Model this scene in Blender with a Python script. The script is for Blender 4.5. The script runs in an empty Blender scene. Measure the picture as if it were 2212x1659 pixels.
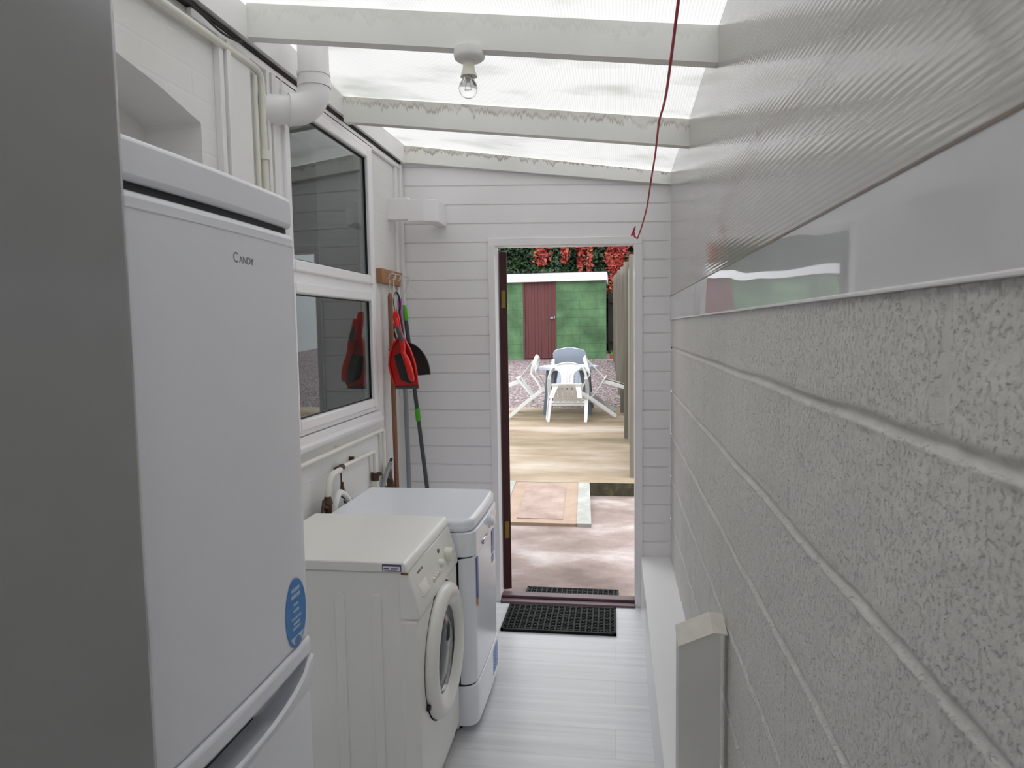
import bpy, bmesh, math, random
from mathutils import Vector, Matrix, noise
random.seed(7)
S = bpy.context.scene
C = bpy.context.collection
# ------------------------------------------------------------------ camera
F, YAW, PITCH, ROLL, CAMH = 1515.84, 0.145082, 0.079003, 0.015453, 1.572
cd = bpy.data.cameras.new('camera'); cam = bpy.data.objects.new('camera', cd); C.objects.link(cam)
cd.sensor_width = 36; cd.lens = 36*F/2212; cd.clip_start = .02; cd.clip_end = 300
cd.dof.use_dof = True; cd.dof.focus_distance = 3.6; cd.dof.aperture_fstop = 11
_fw = Vector((-math.sin(YAW)*math.cos(PITCH), math.cos(YAW)*math.cos(PITCH), -math.sin(PITCH)))
_r = Vector((math.cos(YAW), math.sin(YAW), 0)); _d = _fw.cross(_r)
_r2 = _r*math.cos(ROLL)+_d*math.sin(ROLL); _d2 = -_r*math.sin(ROLL)+_d*math.cos(ROLL)
M = Matrix((( _r2.x, -_d2.x, -_fw.x, 0), (_r2.y, -_d2.y, -_fw.y, 0), (_r2.z, -_d2.z, -_fw.z, CAMH), (0, 0, 0, 1)))
cam.matrix_world = M
S.camera = cam
# ------------------------------------------------------------------ light: overcast sky through the roof and the door
w = bpy.data.worlds.new('sky'); S.world = w; w.use_nodes = True
nt = w.node_tree; nt.nodes.clear()
tc = nt.nodes.new('ShaderNodeTexCoord'); sx = nt.nodes.new('ShaderNodeSeparateXYZ')
cr = nt.nodes.new('ShaderNodeValToRGB'); bg = nt.nodes.new('ShaderNodeBackground'); wo = nt.nodes.new('ShaderNodeOutputWorld')
nt.links.new(tc.outputs['Generated'], sx.inputs[0]); nt.links.new(sx.outputs['Z'], cr.inputs[0])
cr.color_ramp.elements[0].position = 0.0; cr.color_ramp.elements[0].color = (.295, .307, .317, 1)
cr.color_ramp.elements[1].position = 1; cr.color_ramp.elements[1].color = (.955, .985, 1.0, 1)      # overcast: the zenith about three times the horizon
nt.links.new(cr.outputs[0], bg.inputs[0]); bg.inputs[1].default_value = 3.6
nt.links.new(bg.outputs[0], wo.inputs[0])
S.view_settings.view_transform = 'Standard'; S.view_settings.look = 'None'
S.view_settings.gamma = 1; S.view_settings.use_curve_mapping = False
S.view_settings.exposure = 0.08
S.cycles.max_bounces = 14; S.cycles.diffuse_bounces = 9; S.cycles.glossy_bounces = 4; S.cycles.transmission_bounces = 8

# ------------------------------------------------------------------ materials
def lin(c):
    return tuple(((v/255/12.92) if v/255 <= .04045 else ((v/255+.055)/1.055)**2.4) for v in c)
class NM:
    def __init__(s, name):
        s.m = bpy.data.materials.new(name); s.m.use_nodes = True; s.t = s.m.node_tree
        s.b = s.t.nodes['Principled BSDF']; s.o = s.t.nodes['Material Output']
    def n(s, typ, **k):
        x = s.t.nodes.new('ShaderNode'+typ)
        for a, v in k.items():
            if a in x.inputs.keys() if isinstance(a, str) else False: x.inputs[a].default_value = v
            else: setattr(x, a, v)
        return x
    def l(s, a, b): s.t.links.new(a, b)
    def coord(s, scale=(1, 1, 1), rot=(0, 0, 0)):
        tc = s.n('TexCoord'); mp = s.n('Mapping'); mp.inputs['Scale'].default_value = scale; mp.inputs['Rotation'].default_value = rot
        s.l(tc.outputs['Object'], mp.inputs[0]); return mp.outputs[0]
    def noise(s, vec, scale, detail=4, rough=.55):
        x = s.n('TexNoise'); x.inputs['Scale'].default_value = scale; x.inputs['Detail'].default_value = detail; x.inputs['Roughness'].default_value = rough
        s.l(vec, x.inputs['Vector']); return x.outputs['Fac']
    def ramp(s, fac, stops):
        x = s.n('ValToRGB'); e = x.color_ramp.elements
        while len(e) < len(stops): e.new(.5)
        for q, (p, c) in zip(e, stops): q.position = p; q.color = (*c, 1)
        s.l(fac, x.inputs[0]); return x.outputs[0]
    def mix(s, fac, a, b, mode='MIX'):
        x = s.n('MixRGB'); x.blend_type = mode
        for i, v in ((0, fac), (1, a), (2, b)):
            if hasattr(v, 'links'): s.l(v, x.inputs[i])
            elif i == 0: x.inputs[0].default_value = v
            else: x.inputs[i].default_value = (*v, 1)
        return x.outputs[0]
    def bump(s, h, strength=.3, dist=.005):
        x = s.n('Bump'); x.inputs['Strength'].default_value = strength; x.inputs['Distance'].default_value = dist
        s.l(h, x.inputs['Height']); s.l(x.outputs[0], s.b.inputs['Normal']); return x
G3 = lambda v: (v, v, v)
MATS = {}
def mat(name, col, rough=.5, metal=0, var=0, vs=8, bump=0, bs=60, spec=.5, stretch=(1, 1, 1), dark=None, coat=0):
    if name in MATS: return MATS[name]
    q = NM(name); c = lin(col)
    q.b.inputs['Roughness'].default_value = rough; q.b.inputs['Metallic'].default_value = metal
    q.b.inputs['Specular IOR Level'].default_value = spec
    if coat: q.b.inputs['Coat Weight'].default_value = coat; q.b.inputs['Coat Roughness'].default_value = .05
    v = q.coord(stretch)
    if var:
        d = lin(dark) if dark else tuple(x*(1-var) for x in c)
        q.l(q.ramp(q.noise(v, vs, 6), [(.3, d), (.65, c)]), q.b.inputs['Base Color'])
    else:
        n = q.noise(v, 3, 3)
        q.l(q.ramp(n, [(0, tuple(x*.97 for x in c)), (1, c)]), q.b.inputs['Base Color'])
    if bump: q.bump(q.noise(v, bs, 3), bump, .003)
    MATS[name] = q.m; return q.m

WHITE = (226, 226, 224)
m_white = mat('white_paint', (236, 235, 234), .55, var=.04, vs=5)
m_upvc = mat('white_upvc', (241, 239, 241), .28, var=.02, vs=2)
m_appl = mat('white_enamel', (238, 241, 248), .22)
m_applw = mat('warm_white_enamel', (239, 238, 233), .3)
m_candy = mat('cool_white_enamel', (238, 239, 246), .3)
m_greyfr = mat('silver_grey_fridge_paint', (160, 160, 163), .16, metal=.35)
m_dark = mat('dark_rubber_seal', (40, 42, 46), .6)
m_black = mat('black_plastic', (26, 26, 28), .5)
m_glassd = mat('dark_door_bowl', (44, 46, 48), .08)
m_chrome = mat('stainless_steel', (190, 190, 192), .22, metal=1)
m_red = mat('red_plastic', (222, 26, 22), .35)
m_grey = mat('dark_grey_plastic', (74, 80, 86), .45)
m_green = mat('lime_green_plastic', (76, 180, 30), .4)
m_purple = mat('purple_plastic', (178, 92, 178), .4)
m_polegrey = mat('grey_metal_pole', (140, 145, 150), .35, metal=.4)
m_wood = mat('brown_broom_wood', (146, 100, 76), .6, var=.3, vs=12, stretch=(6, 6, .6))
m_block = mat('varnished_pine', (168, 122, 84), .5, var=.3, vs=10, stretch=(1, .4, 4))
m_cream = mat('cream_painted_pipe', (228, 227, 216), .4)
m_brass = mat('tarnished_brass', (92, 68, 50), .55, metal=.3, var=.5, vs=60)
m_hinge = mat('brass_hinge', (150, 122, 60), .4, metal=.7)
m_maroon = mat('dark_maroon_paint', (62, 20, 24), .5, var=.3, vs=10)
m_thres = mat('worn_maroon_timber', (110, 86, 92), .5, var=.4, vs=9, stretch=(.6, 3, 3))
m_blue = mat('blue_sticker', (40, 128, 205), .35)
m_blue2 = mat('deep_blue_sticker', (84, 116, 182), .35)
m_sticw = mat('pale_sticker_print', (190, 212, 228), .4)
m_sticp = mat('violet_sticker_ink', (92, 76, 128), .5)
m_orange = mat('orange_sticker_print', (220, 160, 120), .5)
m_logo = mat('grey_logo_print', (88, 84, 86), .4)
m_rust = mat('orange_rust', (150, 96, 44), .8, var=.4, vs=80)
m_hose = mat('grey_hose', (132, 136, 138), .5)
m_cord = mat('red_cord', (190, 48, 72), .6, var=.25, vs=60)
m_string = mat('pale_string', (216, 214, 208), .8)
m_chair = mat('white_garden_plastic', (232, 232, 232), .35, var=.06, vs=6)
m_under = m_chair
m_table = mat('pale_blue_grey_plastic', (198, 208, 222), .35)
m_tleg = mat('slate_grey_plastic', (108, 116, 130), .4)
m_hook = mat('white_coated_hook', (225, 222, 214), .35)
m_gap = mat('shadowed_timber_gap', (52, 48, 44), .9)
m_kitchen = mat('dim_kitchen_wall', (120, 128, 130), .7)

def timber():                                   # beams: white paint with greenish-brown run marks under the top edge
    q = NM('stained_white_timber'); q.b.inputs['Roughness'].default_value = .55
    uv = q.n('TexCoord').outputs['UV']
    sp = q.n('SeparateXYZ'); q.l(uv, sp.inputs[0])
    base = q.ramp(q.noise(q.coord((1, 1, 1)), 3, 5), [(.3, lin((226, 226, 222))), (.7, lin((238, 238, 234)))])
    cx = q.n('CombineXYZ'); q.l(sp.outputs[0], cx.inputs[0])
    n1 = q.noise(cx.outputs[0], 15, 7, .8)       # depth of the drips
    mr = q.n('MapRange'); mr.inputs[1].default_value = .42; mr.inputs[2].default_value = .75; mr.inputs[3].default_value = .97; mr.inputs[4].default_value = .1
    q.l(n1, mr.inputs[0])
    sb = q.n('Math', operation='SUBTRACT'); q.l(sp.outputs[1], sb.inputs[0]); q.l(mr.outputs[0], sb.inputs[1])
    ab = q.n('Math', operation='ABSOLUTE'); q.l(sb.outputs[0], ab.inputs[0])
    line = q.ramp(ab.outputs[0], [(0.0, G3(.95)), (.03, G3(.5)), (.09, G3(0))])
    inside = q.ramp(sb.outputs[0], [(0, G3(0)), (.02, G3(.30))])
    at = q.n('Attribute'); at.attribute_name = 'stain'; 
    m1 = q.mix(line, G3(0), G3(1)); 
    f = q.mix(1, m1, inside, 'ADD'); f = q.mix(1, f, at.outputs['Fac'], 'MULTIPLY')
    nn = q.ramp(q.noise(q.coord((1, 1, 1)), 14, 4), [(.3, G3(.35)), (.55, G3(1))])
    f = q.mix(1, f, nn, 'MULTIPLY')
    q.l(q.mix(f, base, lin((134, 116, 88))), q.b.inputs['Base Color'])
    q.bump(q.noise(q.coord((2, 20, 20)), 6, 4), .15, .002)
    return q.m
m_beam = timber()

def poly(name, tcol, ws, axis, trans, rough, mould=False, dist=.0003, fwd=0):
    q = NM(name)
    v = q.coord()
    wv = q.n('TexWave'); wv.wave_type = 'BANDS'; wv.bands_direction = axis; wv.inputs['Scale'].default_value = ws
    q.l(v, wv.inputs['Vector'])
    bp = q.n('Bump'); bp.inputs['Strength'].default_value = .7; bp.inputs['Distance'].default_value = dist; q.l(wv.outputs['Fac'], bp.inputs['Height'])
    col = q.ramp(wv.outputs['Fac'], [(0, tuple(x*.9 for x in lin(tcol))), (.5, lin(tcol))])
    if mould:
        col = q.mix(q.ramp(q.noise(q.coord((1, 2.2, 1)), 2.4, 5, .6), [(.52, G3(0)), (.75, G3(.28))]), col, lin((120, 124, 96)))
    q.l(col, q.b.inputs['Base Color']); q.b.inputs['Roughness'].default_value = rough
    q.b.inputs['IOR'].default_value = 1.7
    q.l(bp.outputs[0], q.b.inputs['Normal'])
    tr = q.n('BsdfTranslucent'); q.l(col, tr.inputs[0])
    mx = q.n('MixShader'); mx.inputs[0].default_value = trans
    q.l(q.b.outputs[0], mx.inputs[1]); q.l(tr.outputs[0], mx.inputs[2])
    if fwd:                                       # part of the light goes straight on, as in twin-wall sheet
        rf = q.n('BsdfRefraction'); rf.inputs['Roughness'].default_value = .5; rf.inputs['IOR'].default_value = 1.12; q.l(col, rf.inputs['Color'])
        m2 = q.n('MixShader'); m2.inputs[0].default_value = fwd; q.l(mx.outputs[0], m2.inputs[1]); q.l(rf.outputs[0], m2.inputs[2]); q.l(m2.outputs[0], q.o.inputs[0])
    else: q.l(mx.outputs[0], q.o.inputs[0])
    return q.m
m_roof = poly('opal_twinwall_roofing', (251, 250, 249), 31.4, 'X', .38, .25, True, fwd=.34)
m_polyw = poly('opal_twinwall_cladding', (200, 198, 193), 31.4, 'Z', .12, .06, dist=.00016)

def facade_mat():                                # upvc shiplap with its own joint geometry, faint reflectivity
    return m_upvc
def blockwall():
    q = NM('painted_rough_block'); q.b.inputs['Roughness'].default_value = .85
    v = q.coord()
    n = q.noise(v, 1.3, 5)
    col = q.ramp(n, [(.3, lin((212, 210, 206))), (.7, lin((224, 222, 217)))])
    vo = q.noise(q.coord((1, 1, .85)), 135, 3, .65)
    pits = q.ramp(vo, [(.33, G3(.0)), (.47, G3(.85)), (.7, G3(1))])
    at = q.n('Attribute'); at.attribute_name = 'joint'
    hh = q.mix(at.outputs['Fac'], pits, G3(.9))
    q.l(q.mix(q.ramp(hh, [(0, G3(.16)), (.8, G3(0))]), col, lin((150, 149, 146))), q.b.inputs['Base Color'])
    q.bump(hh, .75, .004)
    return q.m
m_blockwall = blockwall()
def brickwhite():
    q = NM('white_painted_brick'); q.b.inputs['Roughness'].default_value = .6
    tcn = q.n('TexCoord'); sp = q.n('SeparateXYZ'); cb = q.n('CombineXYZ'); q.l(tcn.outputs['Object'], sp.inputs[0])
    q.l(sp.outputs[1], cb.inputs[0]); q.l(sp.outputs[2], cb.inputs[1])
    br = q.n('TexBrick'); br.inputs['Scale'].default_value = 1; br.inputs['Brick Width'].default_value = .225; br.inputs['Row Height'].default_value = .075
    br.inputs['Mortar Size'].default_value = .006; br.inputs['Mortar Smooth'].default_value = .6; q.l(cb.outputs[0], br.inputs['Vector'])
    n = q.noise(q.coord(), 26, 4); n2 = q.noise(q.coord(), 2.2, 5)
    q.l(q.ramp(n2, [(.3, lin((222, 221, 217))), (.6, lin((230, 229, 228)))]), q.b.inputs['Base Color'])
    h = q.mix(.55, q.mix(1, G3(1), br.outputs['Fac'], 'SUBTRACT'), n)
    q.bump(h, .22, .005)
    return q.m
m_brick = brickwhite()
def floor_mat():
    q = NM('grey_wood_effect_laminate'); q.b.inputs['Roughness'].default_value = .3
    v = q.coord((.5, 14, 1)); n = q.noise(v, 2.2, 6, .6)
    br = q.n('TexBrick'); br.inputs['Scale'].default_value = 1; br.inputs['Brick Width'].default_value = 1.2; br.inputs['Row Height'].default_value = .19
    br.inputs['Mortar Size'].default_value = .0015; br.inputs['Color1'].default_value = (.92, .92, .92, 1); br.inputs['Color2'].default_value = (1, 1, 1, 1); br.inputs['Mortar'].default_value = (.8, .8, .8, 1)
    q.l(q.coord(), br.inputs['Vector'])
    c = q.ramp(n, [(.3, lin((204, 204, 206))), (.7, lin((226, 226, 229)))])
    q.l(q.mix(1, c, br.outputs['Color'], 'MULTIPLY'), q.b.inputs['Base Color']); return q.m
m_floor = floor_mat()
def concrete(name, c1, c2, c3, sc=.9, st=(1, 1, 1)):
    q = NM(name); q.b.inputs['Roughness'].default_value = .75
    a = q.ramp(q.noise(q.coord(st), sc, 7, .6), [(.32, lin(c1)), (.5, lin(c2)), (.68, lin(c3))])
    f = q.ramp(q.noise(q.coord(), 70, 3), [(.3, G3(.9)), (.6, G3(1))])
    q.l(q.mix(1, a, f, 'MULTIPLY'), q.b.inputs['Base Color']); q.bump(q.noise(q.coord(), 90, 4), .3, .003); return q.m
m_conc = concrete('pinkish_worn_concrete', (108, 90, 84), (142, 124, 118), (184, 174, 171), 1.3, (1, 1.5, 1))
m_patio = concrete('mossy_tan_concrete', (104, 92, 62), (152, 134, 112), (188, 174, 162), .9, (.55, 1.9, 1))
m_kerb = concrete('grey_kerb_stone', (148, 149, 142), (160, 160, 154), (176, 176, 170), 6)
m_cover = concrete('pinkish_access_cover', (140, 118, 110), (158, 136, 126), (170, 150, 142), 5)
m_terr = concrete('orange_mortar_band', (152, 128, 110), (162, 138, 120), (168, 148, 132), 6)
m_riser = concrete('dark_mossy_riser', (46, 44, 30), (62, 58, 40), (88, 84, 60), 12)
def gravel():
    q = NM('pink_grey_gravel'); q.b.inputs['Roughness'].default_value = .8
    vo = q.n('TexVoronoi'); vo.inputs['Scale'].default_value = 26; q.l(q.coord((1, 1, 1)), vo.inputs['Vector'])
    c = q.ramp(vo.outputs['Color'], [(.1, lin((122, 98, 102))), (.5, lin((166, 144, 146))), (.9, lin((206, 196, 196)))])
    e = q.ramp(vo.outputs['Distance'], [(.3, G3(1)), (.75, G3(.35))])
    q.l(q.mix(1, c, e, 'MULTIPLY'), q.b.inputs['Base Color'])
    q.bump(q.ramp(vo.outputs['Distance'], [(0, G3(1)), (.8, G3(0))]), 1, .03); return q.m
m_gravel = gravel()
def greenblock():
    q = NM('green_painted_block'); q.b.inputs['Roughness'].default_value = .7
    tcn = q.n('TexCoord'); sp = q.n('SeparateXYZ'); cb = q.n('CombineXYZ'); q.l(tcn.outputs['Object'], sp.inputs[0])
    q.l(sp.outputs[0], cb.inputs[0]); q.l(sp.outputs[2], cb.inputs[1])
    br = q.n('TexBrick'); br.inputs['Scale'].default_value = 1; br.inputs['Brick Width'].default_value = .45; br.inputs['Row Height'].default_value = .228
    br.inputs['Mortar Size'].default_value = .007; br.inputs['Mortar Smooth'].default_value = .8; q.l(cb.outputs[0], br.inputs['Vector'])
    c = q.ramp(q.noise(q.coord(), 1.7, 6, .6), [(.3, lin((58, 86, 56))), (.5, lin((84, 120, 82))), (.7, lin((108, 148, 104)))])
    q.l(q.mix(br.outputs['Fac'], c, lin((70, 104, 68))), q.b.inputs['Base Color'])
    q.bump(q.mix(1, G3(1), br.outputs['Fac'], 'SUBTRACT'), .5, .01); return q.m
m_shed = greenblock()
m_sheddoor = mat('weathered_maroon_boards', (108, 58, 58), .6, var=.3, vs=5, stretch=(6, 1, .4))
m_fence = mat('weathered_grey_fence_wood', (140, 133, 122), .8, var=.5, vs=2.2, stretch=(6, 6, .25), bump=.3)
m_darkfence = mat('dark_brown_fence_wood', (48, 42, 38), .9, var=.4, vs=4)  # dark brown boards with a mottled tone
m_ivy = mat('ivy_green_leaf', (52, 84, 44), .45, var=.6, vs=3)
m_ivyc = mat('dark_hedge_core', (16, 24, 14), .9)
m_redleaf = mat('scarlet_creeper_leaf', (160, 44, 40), .45, var=.35, vs=4)
m_orleaf = mat('orange_creeper_leaf', (196, 96, 50), .45, var=.35, vs=4)
m_terpot = mat('terracotta', (150, 76, 50), .7)
m_conduit = mat('off_white_trunking', (240, 240, 241), .3)
def glassmat(name, tint=(.85, .92, .9)):
    q = NM(name); q.b.inputs['Transmission Weight'].default_value = 1; q.b.inputs['Roughness'].default_value = 0
    q.b.inputs['IOR'].default_value = 1.5; q.b.inputs['Base Color'].default_value = (*tint, 1); return q.m
m_pane = glassmat('window_glass', (.72, .8, .79)); m_bulb = glassmat('bulb_glass', (.97, .97, .97))

# ------------------------------------------------------------------ mesh builder
class MB:
    def __init__(s): s.b = bmesh.new(); s.mi = 0; s.mats = []
    def _m(s, fs):
        for f in fs: f.material_index = s.mi
    def use(s, m):
        if m not in s.mats: s.mats.append(m)
        s.mi = s.mats.index(m); return s
    def box(s, x0, x1, y0, y1, z0, z1):
        vs = [s.b.verts.new((x, y, z)) for x in (x0, x1) for y in (y0, y1) for z in (z0, z1)]
        s._m([s.b.faces.new([vs[i] for i in q]) for q in ((0, 1, 3, 2), (4, 6, 7, 5), (0, 4, 5, 1), (2, 3, 7, 6), (0, 2, 6, 4), (1, 5, 7, 3))]); return s
    def hexa(s, p):                               # 8 corners: bottom ring 4, top ring 4
        vs = [s.b.verts.new(q) for q in p]
        s._m([s.b.faces.new([vs[i] for i in q]) for q in ((3, 2, 1, 0), (4, 5, 6, 7), (0, 1, 5, 4), (1, 2, 6, 5), (2, 3, 7, 6), (3, 0, 4, 7))]); return s
    def prism(s, pts, axis, a, b):                # polygon extruded on an axis; pts are the two other coordinates in xyz order
        def mk(p, v):
            l = list(p); l.insert('xyz'.index(axis), v); return s.b.verts.new(l)
        A = [mk(p, a) for p in pts]; B = [mk(p, b) for p in pts]; n = len(pts)
        fs = [s.b.faces.new(A), s.b.faces.new(B[::-1])]
        for i in range(n): fs.append(s.b.faces.new((A[i], B[i], B[(i+1) % n], A[(i+1) % n])))
        s._m(fs); return s
    def loft(s, rings, cap=True, closed=True):
        R = [[s.b.verts.new(p) for p in r] for r in rings]; fs = []
        for a, b in zip(R, R[1:]):
            n = len(a)
            for i in range(n if closed else n-1): fs.append(s.b.faces.new((a[i], a[(i+1) % n], b[(i+1) % n], b[i])))
        if cap: fs += [s.b.faces.new(R[0][::-1]), s.b.faces.new(R[-1])]
        s._m(fs); return s
    def tube(s, path, r, n=12, cap=True):
        P = [Vector(p) for p in path]; rs = r if isinstance(r, (list, tuple)) else [r]*len(P)
        up = None; rings = []
        for i, p in enumerate(P):
            t = ((P[min(i+1, len(P)-1)]-p).normalized()+(p-P[max(i-1, 0)]).normalized()).normalized()
            if up is None: up = t.orthogonal().normalized()
            u = (up-t*up.dot(t)).normalized(); up = u; v = t.cross(u)
            rings.append([p+(u*math.cos(2*math.pi*k/n)+v*math.sin(2*math.pi*k/n))*rs[i] for k in range(n)])
        return s.loft(rings, cap)
    def lathe(s, prof, c, axis='z', n=32):        # prof (r, h) about an axis through c
        rings = []
        for r, h in prof:
            ring = []
            for k in range(n):
                a = 2*math.pi*k/n; u, v = r*math.cos(a), r*math.sin(a)
                ring.append({'z': (c[0]+u, c[1]+v, c[2]+h), 'x': (c[0]+h, c[1]+u, c[2]+v), 'y': (c[0]+v, c[1]+h, c[2]+u)}[axis])
            rings.append(ring)
        return s.loft(rings)
    def build(s, name, m=None, parent=None, bevel=0, smooth=False, sub=0, seg=2):
        bmesh.ops.recalc_face_normals(s.b, faces=s.b.faces)
        me = bpy.data.meshes.new(name); s.b.to_mesh(me); s.b.free()
        for k in (s.mats or [m]): me.materials.append(k)
        o = bpy.data.objects.new(name, me); C.objects.link(o)
        if parent: o.parent = parent
        if bevel:
            q = o.modifiers.new('bevel', 'BEVEL'); q.width = bevel; q.segments = seg; q.limit_method = 'ANGLE'; q.angle_limit = math.radians(40)
        if sub:
            q = o.modifiers.new('sub', 'SUBSURF'); q.levels = sub; q.render_levels = sub
        if smooth or bevel:
            me.polygons.foreach_set('use_smooth', [True]*len(me.polygons))
            try:
                me.set_sharp_from_angle(angle=math.radians(45))
            except Exception: pass
        return o
def tag(o, label=None, cat=None, group=None, kind=None):
    if label: o['label'] = label
    if cat: o['category'] = cat
    if group: o['group'] = group
    if kind: o['kind'] = kind
    return o
def empty(name, loc, label, cat, group=None, rz=0):
    o = bpy.data.objects.new(name, None); C.objects.link(o); o.location = loc; o.rotation_euler.z = rz; o.empty_display_size = .05
    return tag(o, label, cat, group)
def BX(name, m, x0, x1, y0, y1, z0, z1, parent=None, bevel=0): return MB().box(x0, x1, y0, y1, z0, z1).build(name, m, parent, bevel)
def under(root, *objs):                           # parts modelled in world coordinates, moved under their thing's base point
    for o in objs:
        o.parent = root; o.matrix_parent_inverse = Matrix.Translation(-Vector(root.location))
def text(s, size, m, name, loc, rot, ext=.0006, sx=1):
    cu = bpy.data.curves.new(name, 'FONT'); cu.body = s; cu.size = size; cu.extrude = ext; cu.align_x = 'LEFT'
    t = bpy.data.objects.new(name, cu); C.objects.link(t)
    dg = bpy.context.evaluated_depsgraph_get(); me = bpy.data.meshes.new_from_object(t.evaluated_get(dg)); bpy.data.objects.remove(t)
    me.materials.clear(); me.materials.append(m)
    o = bpy.data.objects.new(name, me); C.objects.link(o); o.location = loc; o.rotation_euler = rot; o.scale = (sx, 1, 1); return o
ST = dict(kind='structure')

# ------------------------------------------------------------------ room shell
XL, XR, YE, YB = -1.19, .305, 3.90, -1.6
o = BX('floor', m_floor, XL-.05, XR+.05, YB, YE, -.08, 0); tag(o, 'pale grey wood-effect floor of the lean-to passage', 'floor', **ST)
# right block wall: real relief, running-bond joints
def block_wall():
    course = .235; z_top = 1.605; first = 1.605-.15; L = .395
    y0, y1, dy, dz = YB, YE, .0085, .0048
    ny, nz = int((y1-y0)/dy)+1, int(z_top/dz)+1
    verts = []; joint = []
    for i in range(ny+1):
        y = y0+(y1-y0)*i/ny
        for j in range(nz+1):
            z = z_top*j/nz
            dzj = z-first; k = math.floor((dzj)/course+.5); wob = .0035*noise.noise((y*3, k*7.1, 0))+.0015*noise.noise((y*19, k*3.3, 1))
            e = dzj-k*course+wob
            row = math.floor(dzj/course)
            off = .705+.175 if row % 2 else .705
            ye = (y-off)/L; ye = (ye-round(ye))*L+.002*noise.noise((z*14, round(ye)*5., 2))
            bed = max(0, 1-(e/.007)**2) if abs(e) < .007 else 0
            lip = .0035*math.exp(-((e+.0095)/.003)**2)*(.6+.8*noise.noise((y*16, k, 4)))
            perp = max(0, 1-(ye/.008)**2)*.6 if abs(ye) < .008 else 0
            h = -.008*bed**.7+lip-.007*perp + .0022*noise.noise((y*9, z*9, 3))+.0016*noise.noise((y*40, z*40, 5))
            verts.append((XR-h, y, z)); joint.append(max(bed, perp*2, min(1, lip*200)))
    faces = []
    for i in range(ny):
        a = i*(nz+1)
        for j in range(nz): faces.append((a+j, a+j+1, a+nz+2+j, a+nz+1+j))
    # body behind
    n = len(verts)
    for y in (y0, y1):
        for z in (0, z_top): verts.append((XR+.02, y, z)); verts.append((XR+.11, y, z))
    verts = verts; joint += [0]*8
    faces += [(n, n+4, n+6, n+2), (n+1, n+3, n+7, n+5), (n+2, n+6, n+7, n+3), (n, n+1, n+5, n+4), (n, n+2, n+3, n+1), (n+4, n+5, n+7, n+6)]
    me = bpy.data.meshes.new('wall_right'); me.from_pydata(verts, [], faces)
    at = me.attributes.new('joint', 'FLOAT', 'POINT'); at.data.foreach_set('value', joint)
    me.materials.append(m_blockwall); me.polygons.foreach_set('use_smooth', [True]*len(faces))
    o = bpy.data.objects.new('wall_right', me); C.objects.link(o)
    tag(o, 'rough grey painted concrete block wall along the right', 'wall', **ST)
block_wall()
o = BX('trim_1', m_upvc, .2975, .40, YB, YE, 1.6055, 1.6105, bevel=.001); tag(o, 'white plastic edge strip capping the block wall', 'trim', **ST)
def fascia():
    q = NM('glossy_white_fascia'); q.b.inputs['Base Color'].default_value = (*lin((214, 214, 217)), 1); q.b.inputs['Roughness'].default_value = .03
    q.b.inputs['IOR'].default_value = 1.62
    q.bump(q.noise(q.coord((1, .9, 3)), 2.2, 1), .35, .012); return q.m
m_fascia = fascia()
o = BX('trim_2', m_fascia, .300, .36, YB, YE, 1.6105, 1.729); tag(o, 'glossy white fascia board above the block wall reflecting the garden', 'trim', **ST)

ROOF = [(-1.6, 2.64, 2.455), (1.37, 2.63, 2.447), (2.17, 2.618, 2.437), (2.97, 2.586, 2.404), (3.9, 2.605, 2.388), (4.12, 2.60, 2.384)]
def roofz(y):
    for a, b in zip(ROOF, ROOF[1:]):
        if y <= b[0]:
            t = max(0, (y-a[0])/(b[0]-a[0])); return a[1]+t*(b[1]-a[1]), a[2]+t*(b[2]-a[2])
    return ROOF[-1][1:]
def zat(y, x): l, r = roofz(y); return l+(r-l)*(x-XL)/(XR-XL)
o = MB().loft([[(XL-.06, y, zat(y, XL-.06)), (XR+.1, y, zat(y, XR+.1)), (XR+.1, y, zat(y, XR+.1)+.01), (XL-.06, y, zat(y, XL-.06)+.01)] for y, *_ in ROOF]).build('ceiling', m_roof)
tag(o, 'translucent white twin-wall plastic roof over the passage', 'roof', **ST)
# poly side wall
pw = []
for y, *_ in [(YB,)]+[r for r in ROOF if r[0] > YB and r[0] < 3.9]+[(YE,)]:
    z = zat(y, XR)
    pw.append([(.303, y, 1.731), (.313, y, 1.731), (.313, y, z-.001), (.303, y, z-.001)])
o = MB().loft(pw).build('wall_side_panel', m_polyw); o.name = 'wall_upper_right'
tag(o, 'ribbed glossy translucent plastic sheeting above the white fascia on the right', 'wall', **ST)
o = BX('trim_3', mat('brownish_edge_tape', (136, 122, 114), .4, var=.3, vs=20), .299, .312, YB, YE, 1.7285, 1.7325); tag(o, 'thin brown edge strip along the bottom of the ribbed sheeting', 'trim', **ST)
# left wall
ws = XL-.28
arc = [(1.95, 2.10), (1.95, 2.183), (1.757, 2.229), (1.602, 2.254), (1.4, 2.272), (1.2, 2.278), (.9, 2.265), (.65, 2.235), (.45, 2.183)]
m = MB()
m.prism([(YB, 0), (YB, 2.62), (2.385, 2.62), (2.385, 0), (1.95, 0)]+arc+[(.45, 0)], 'x', ws, XL)
m.box(ws-.12, ws+.10, .3, 2.1, 0, 2.4)            # back of the shallow arched recess
m.box(ws, XL, 2.385, 3.39, 0, 1.12); m.box(ws, XL, 2.385, 3.39, 2.475, 2.62); m.box(ws, XL, 3.39, YE+.1, 0, 2.62)
tag(m.build('wall_left', m_brick), 'white painted brick house wall with an arched recess', 'wall', **ST)
BXs = BX('wall_front', m_white, XL-.28, XR+.11, YB-.1, YB, 0, 2.7); tag(BXs, 'plain white wall closing the passage behind the viewer', 'wall', **ST)
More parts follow.
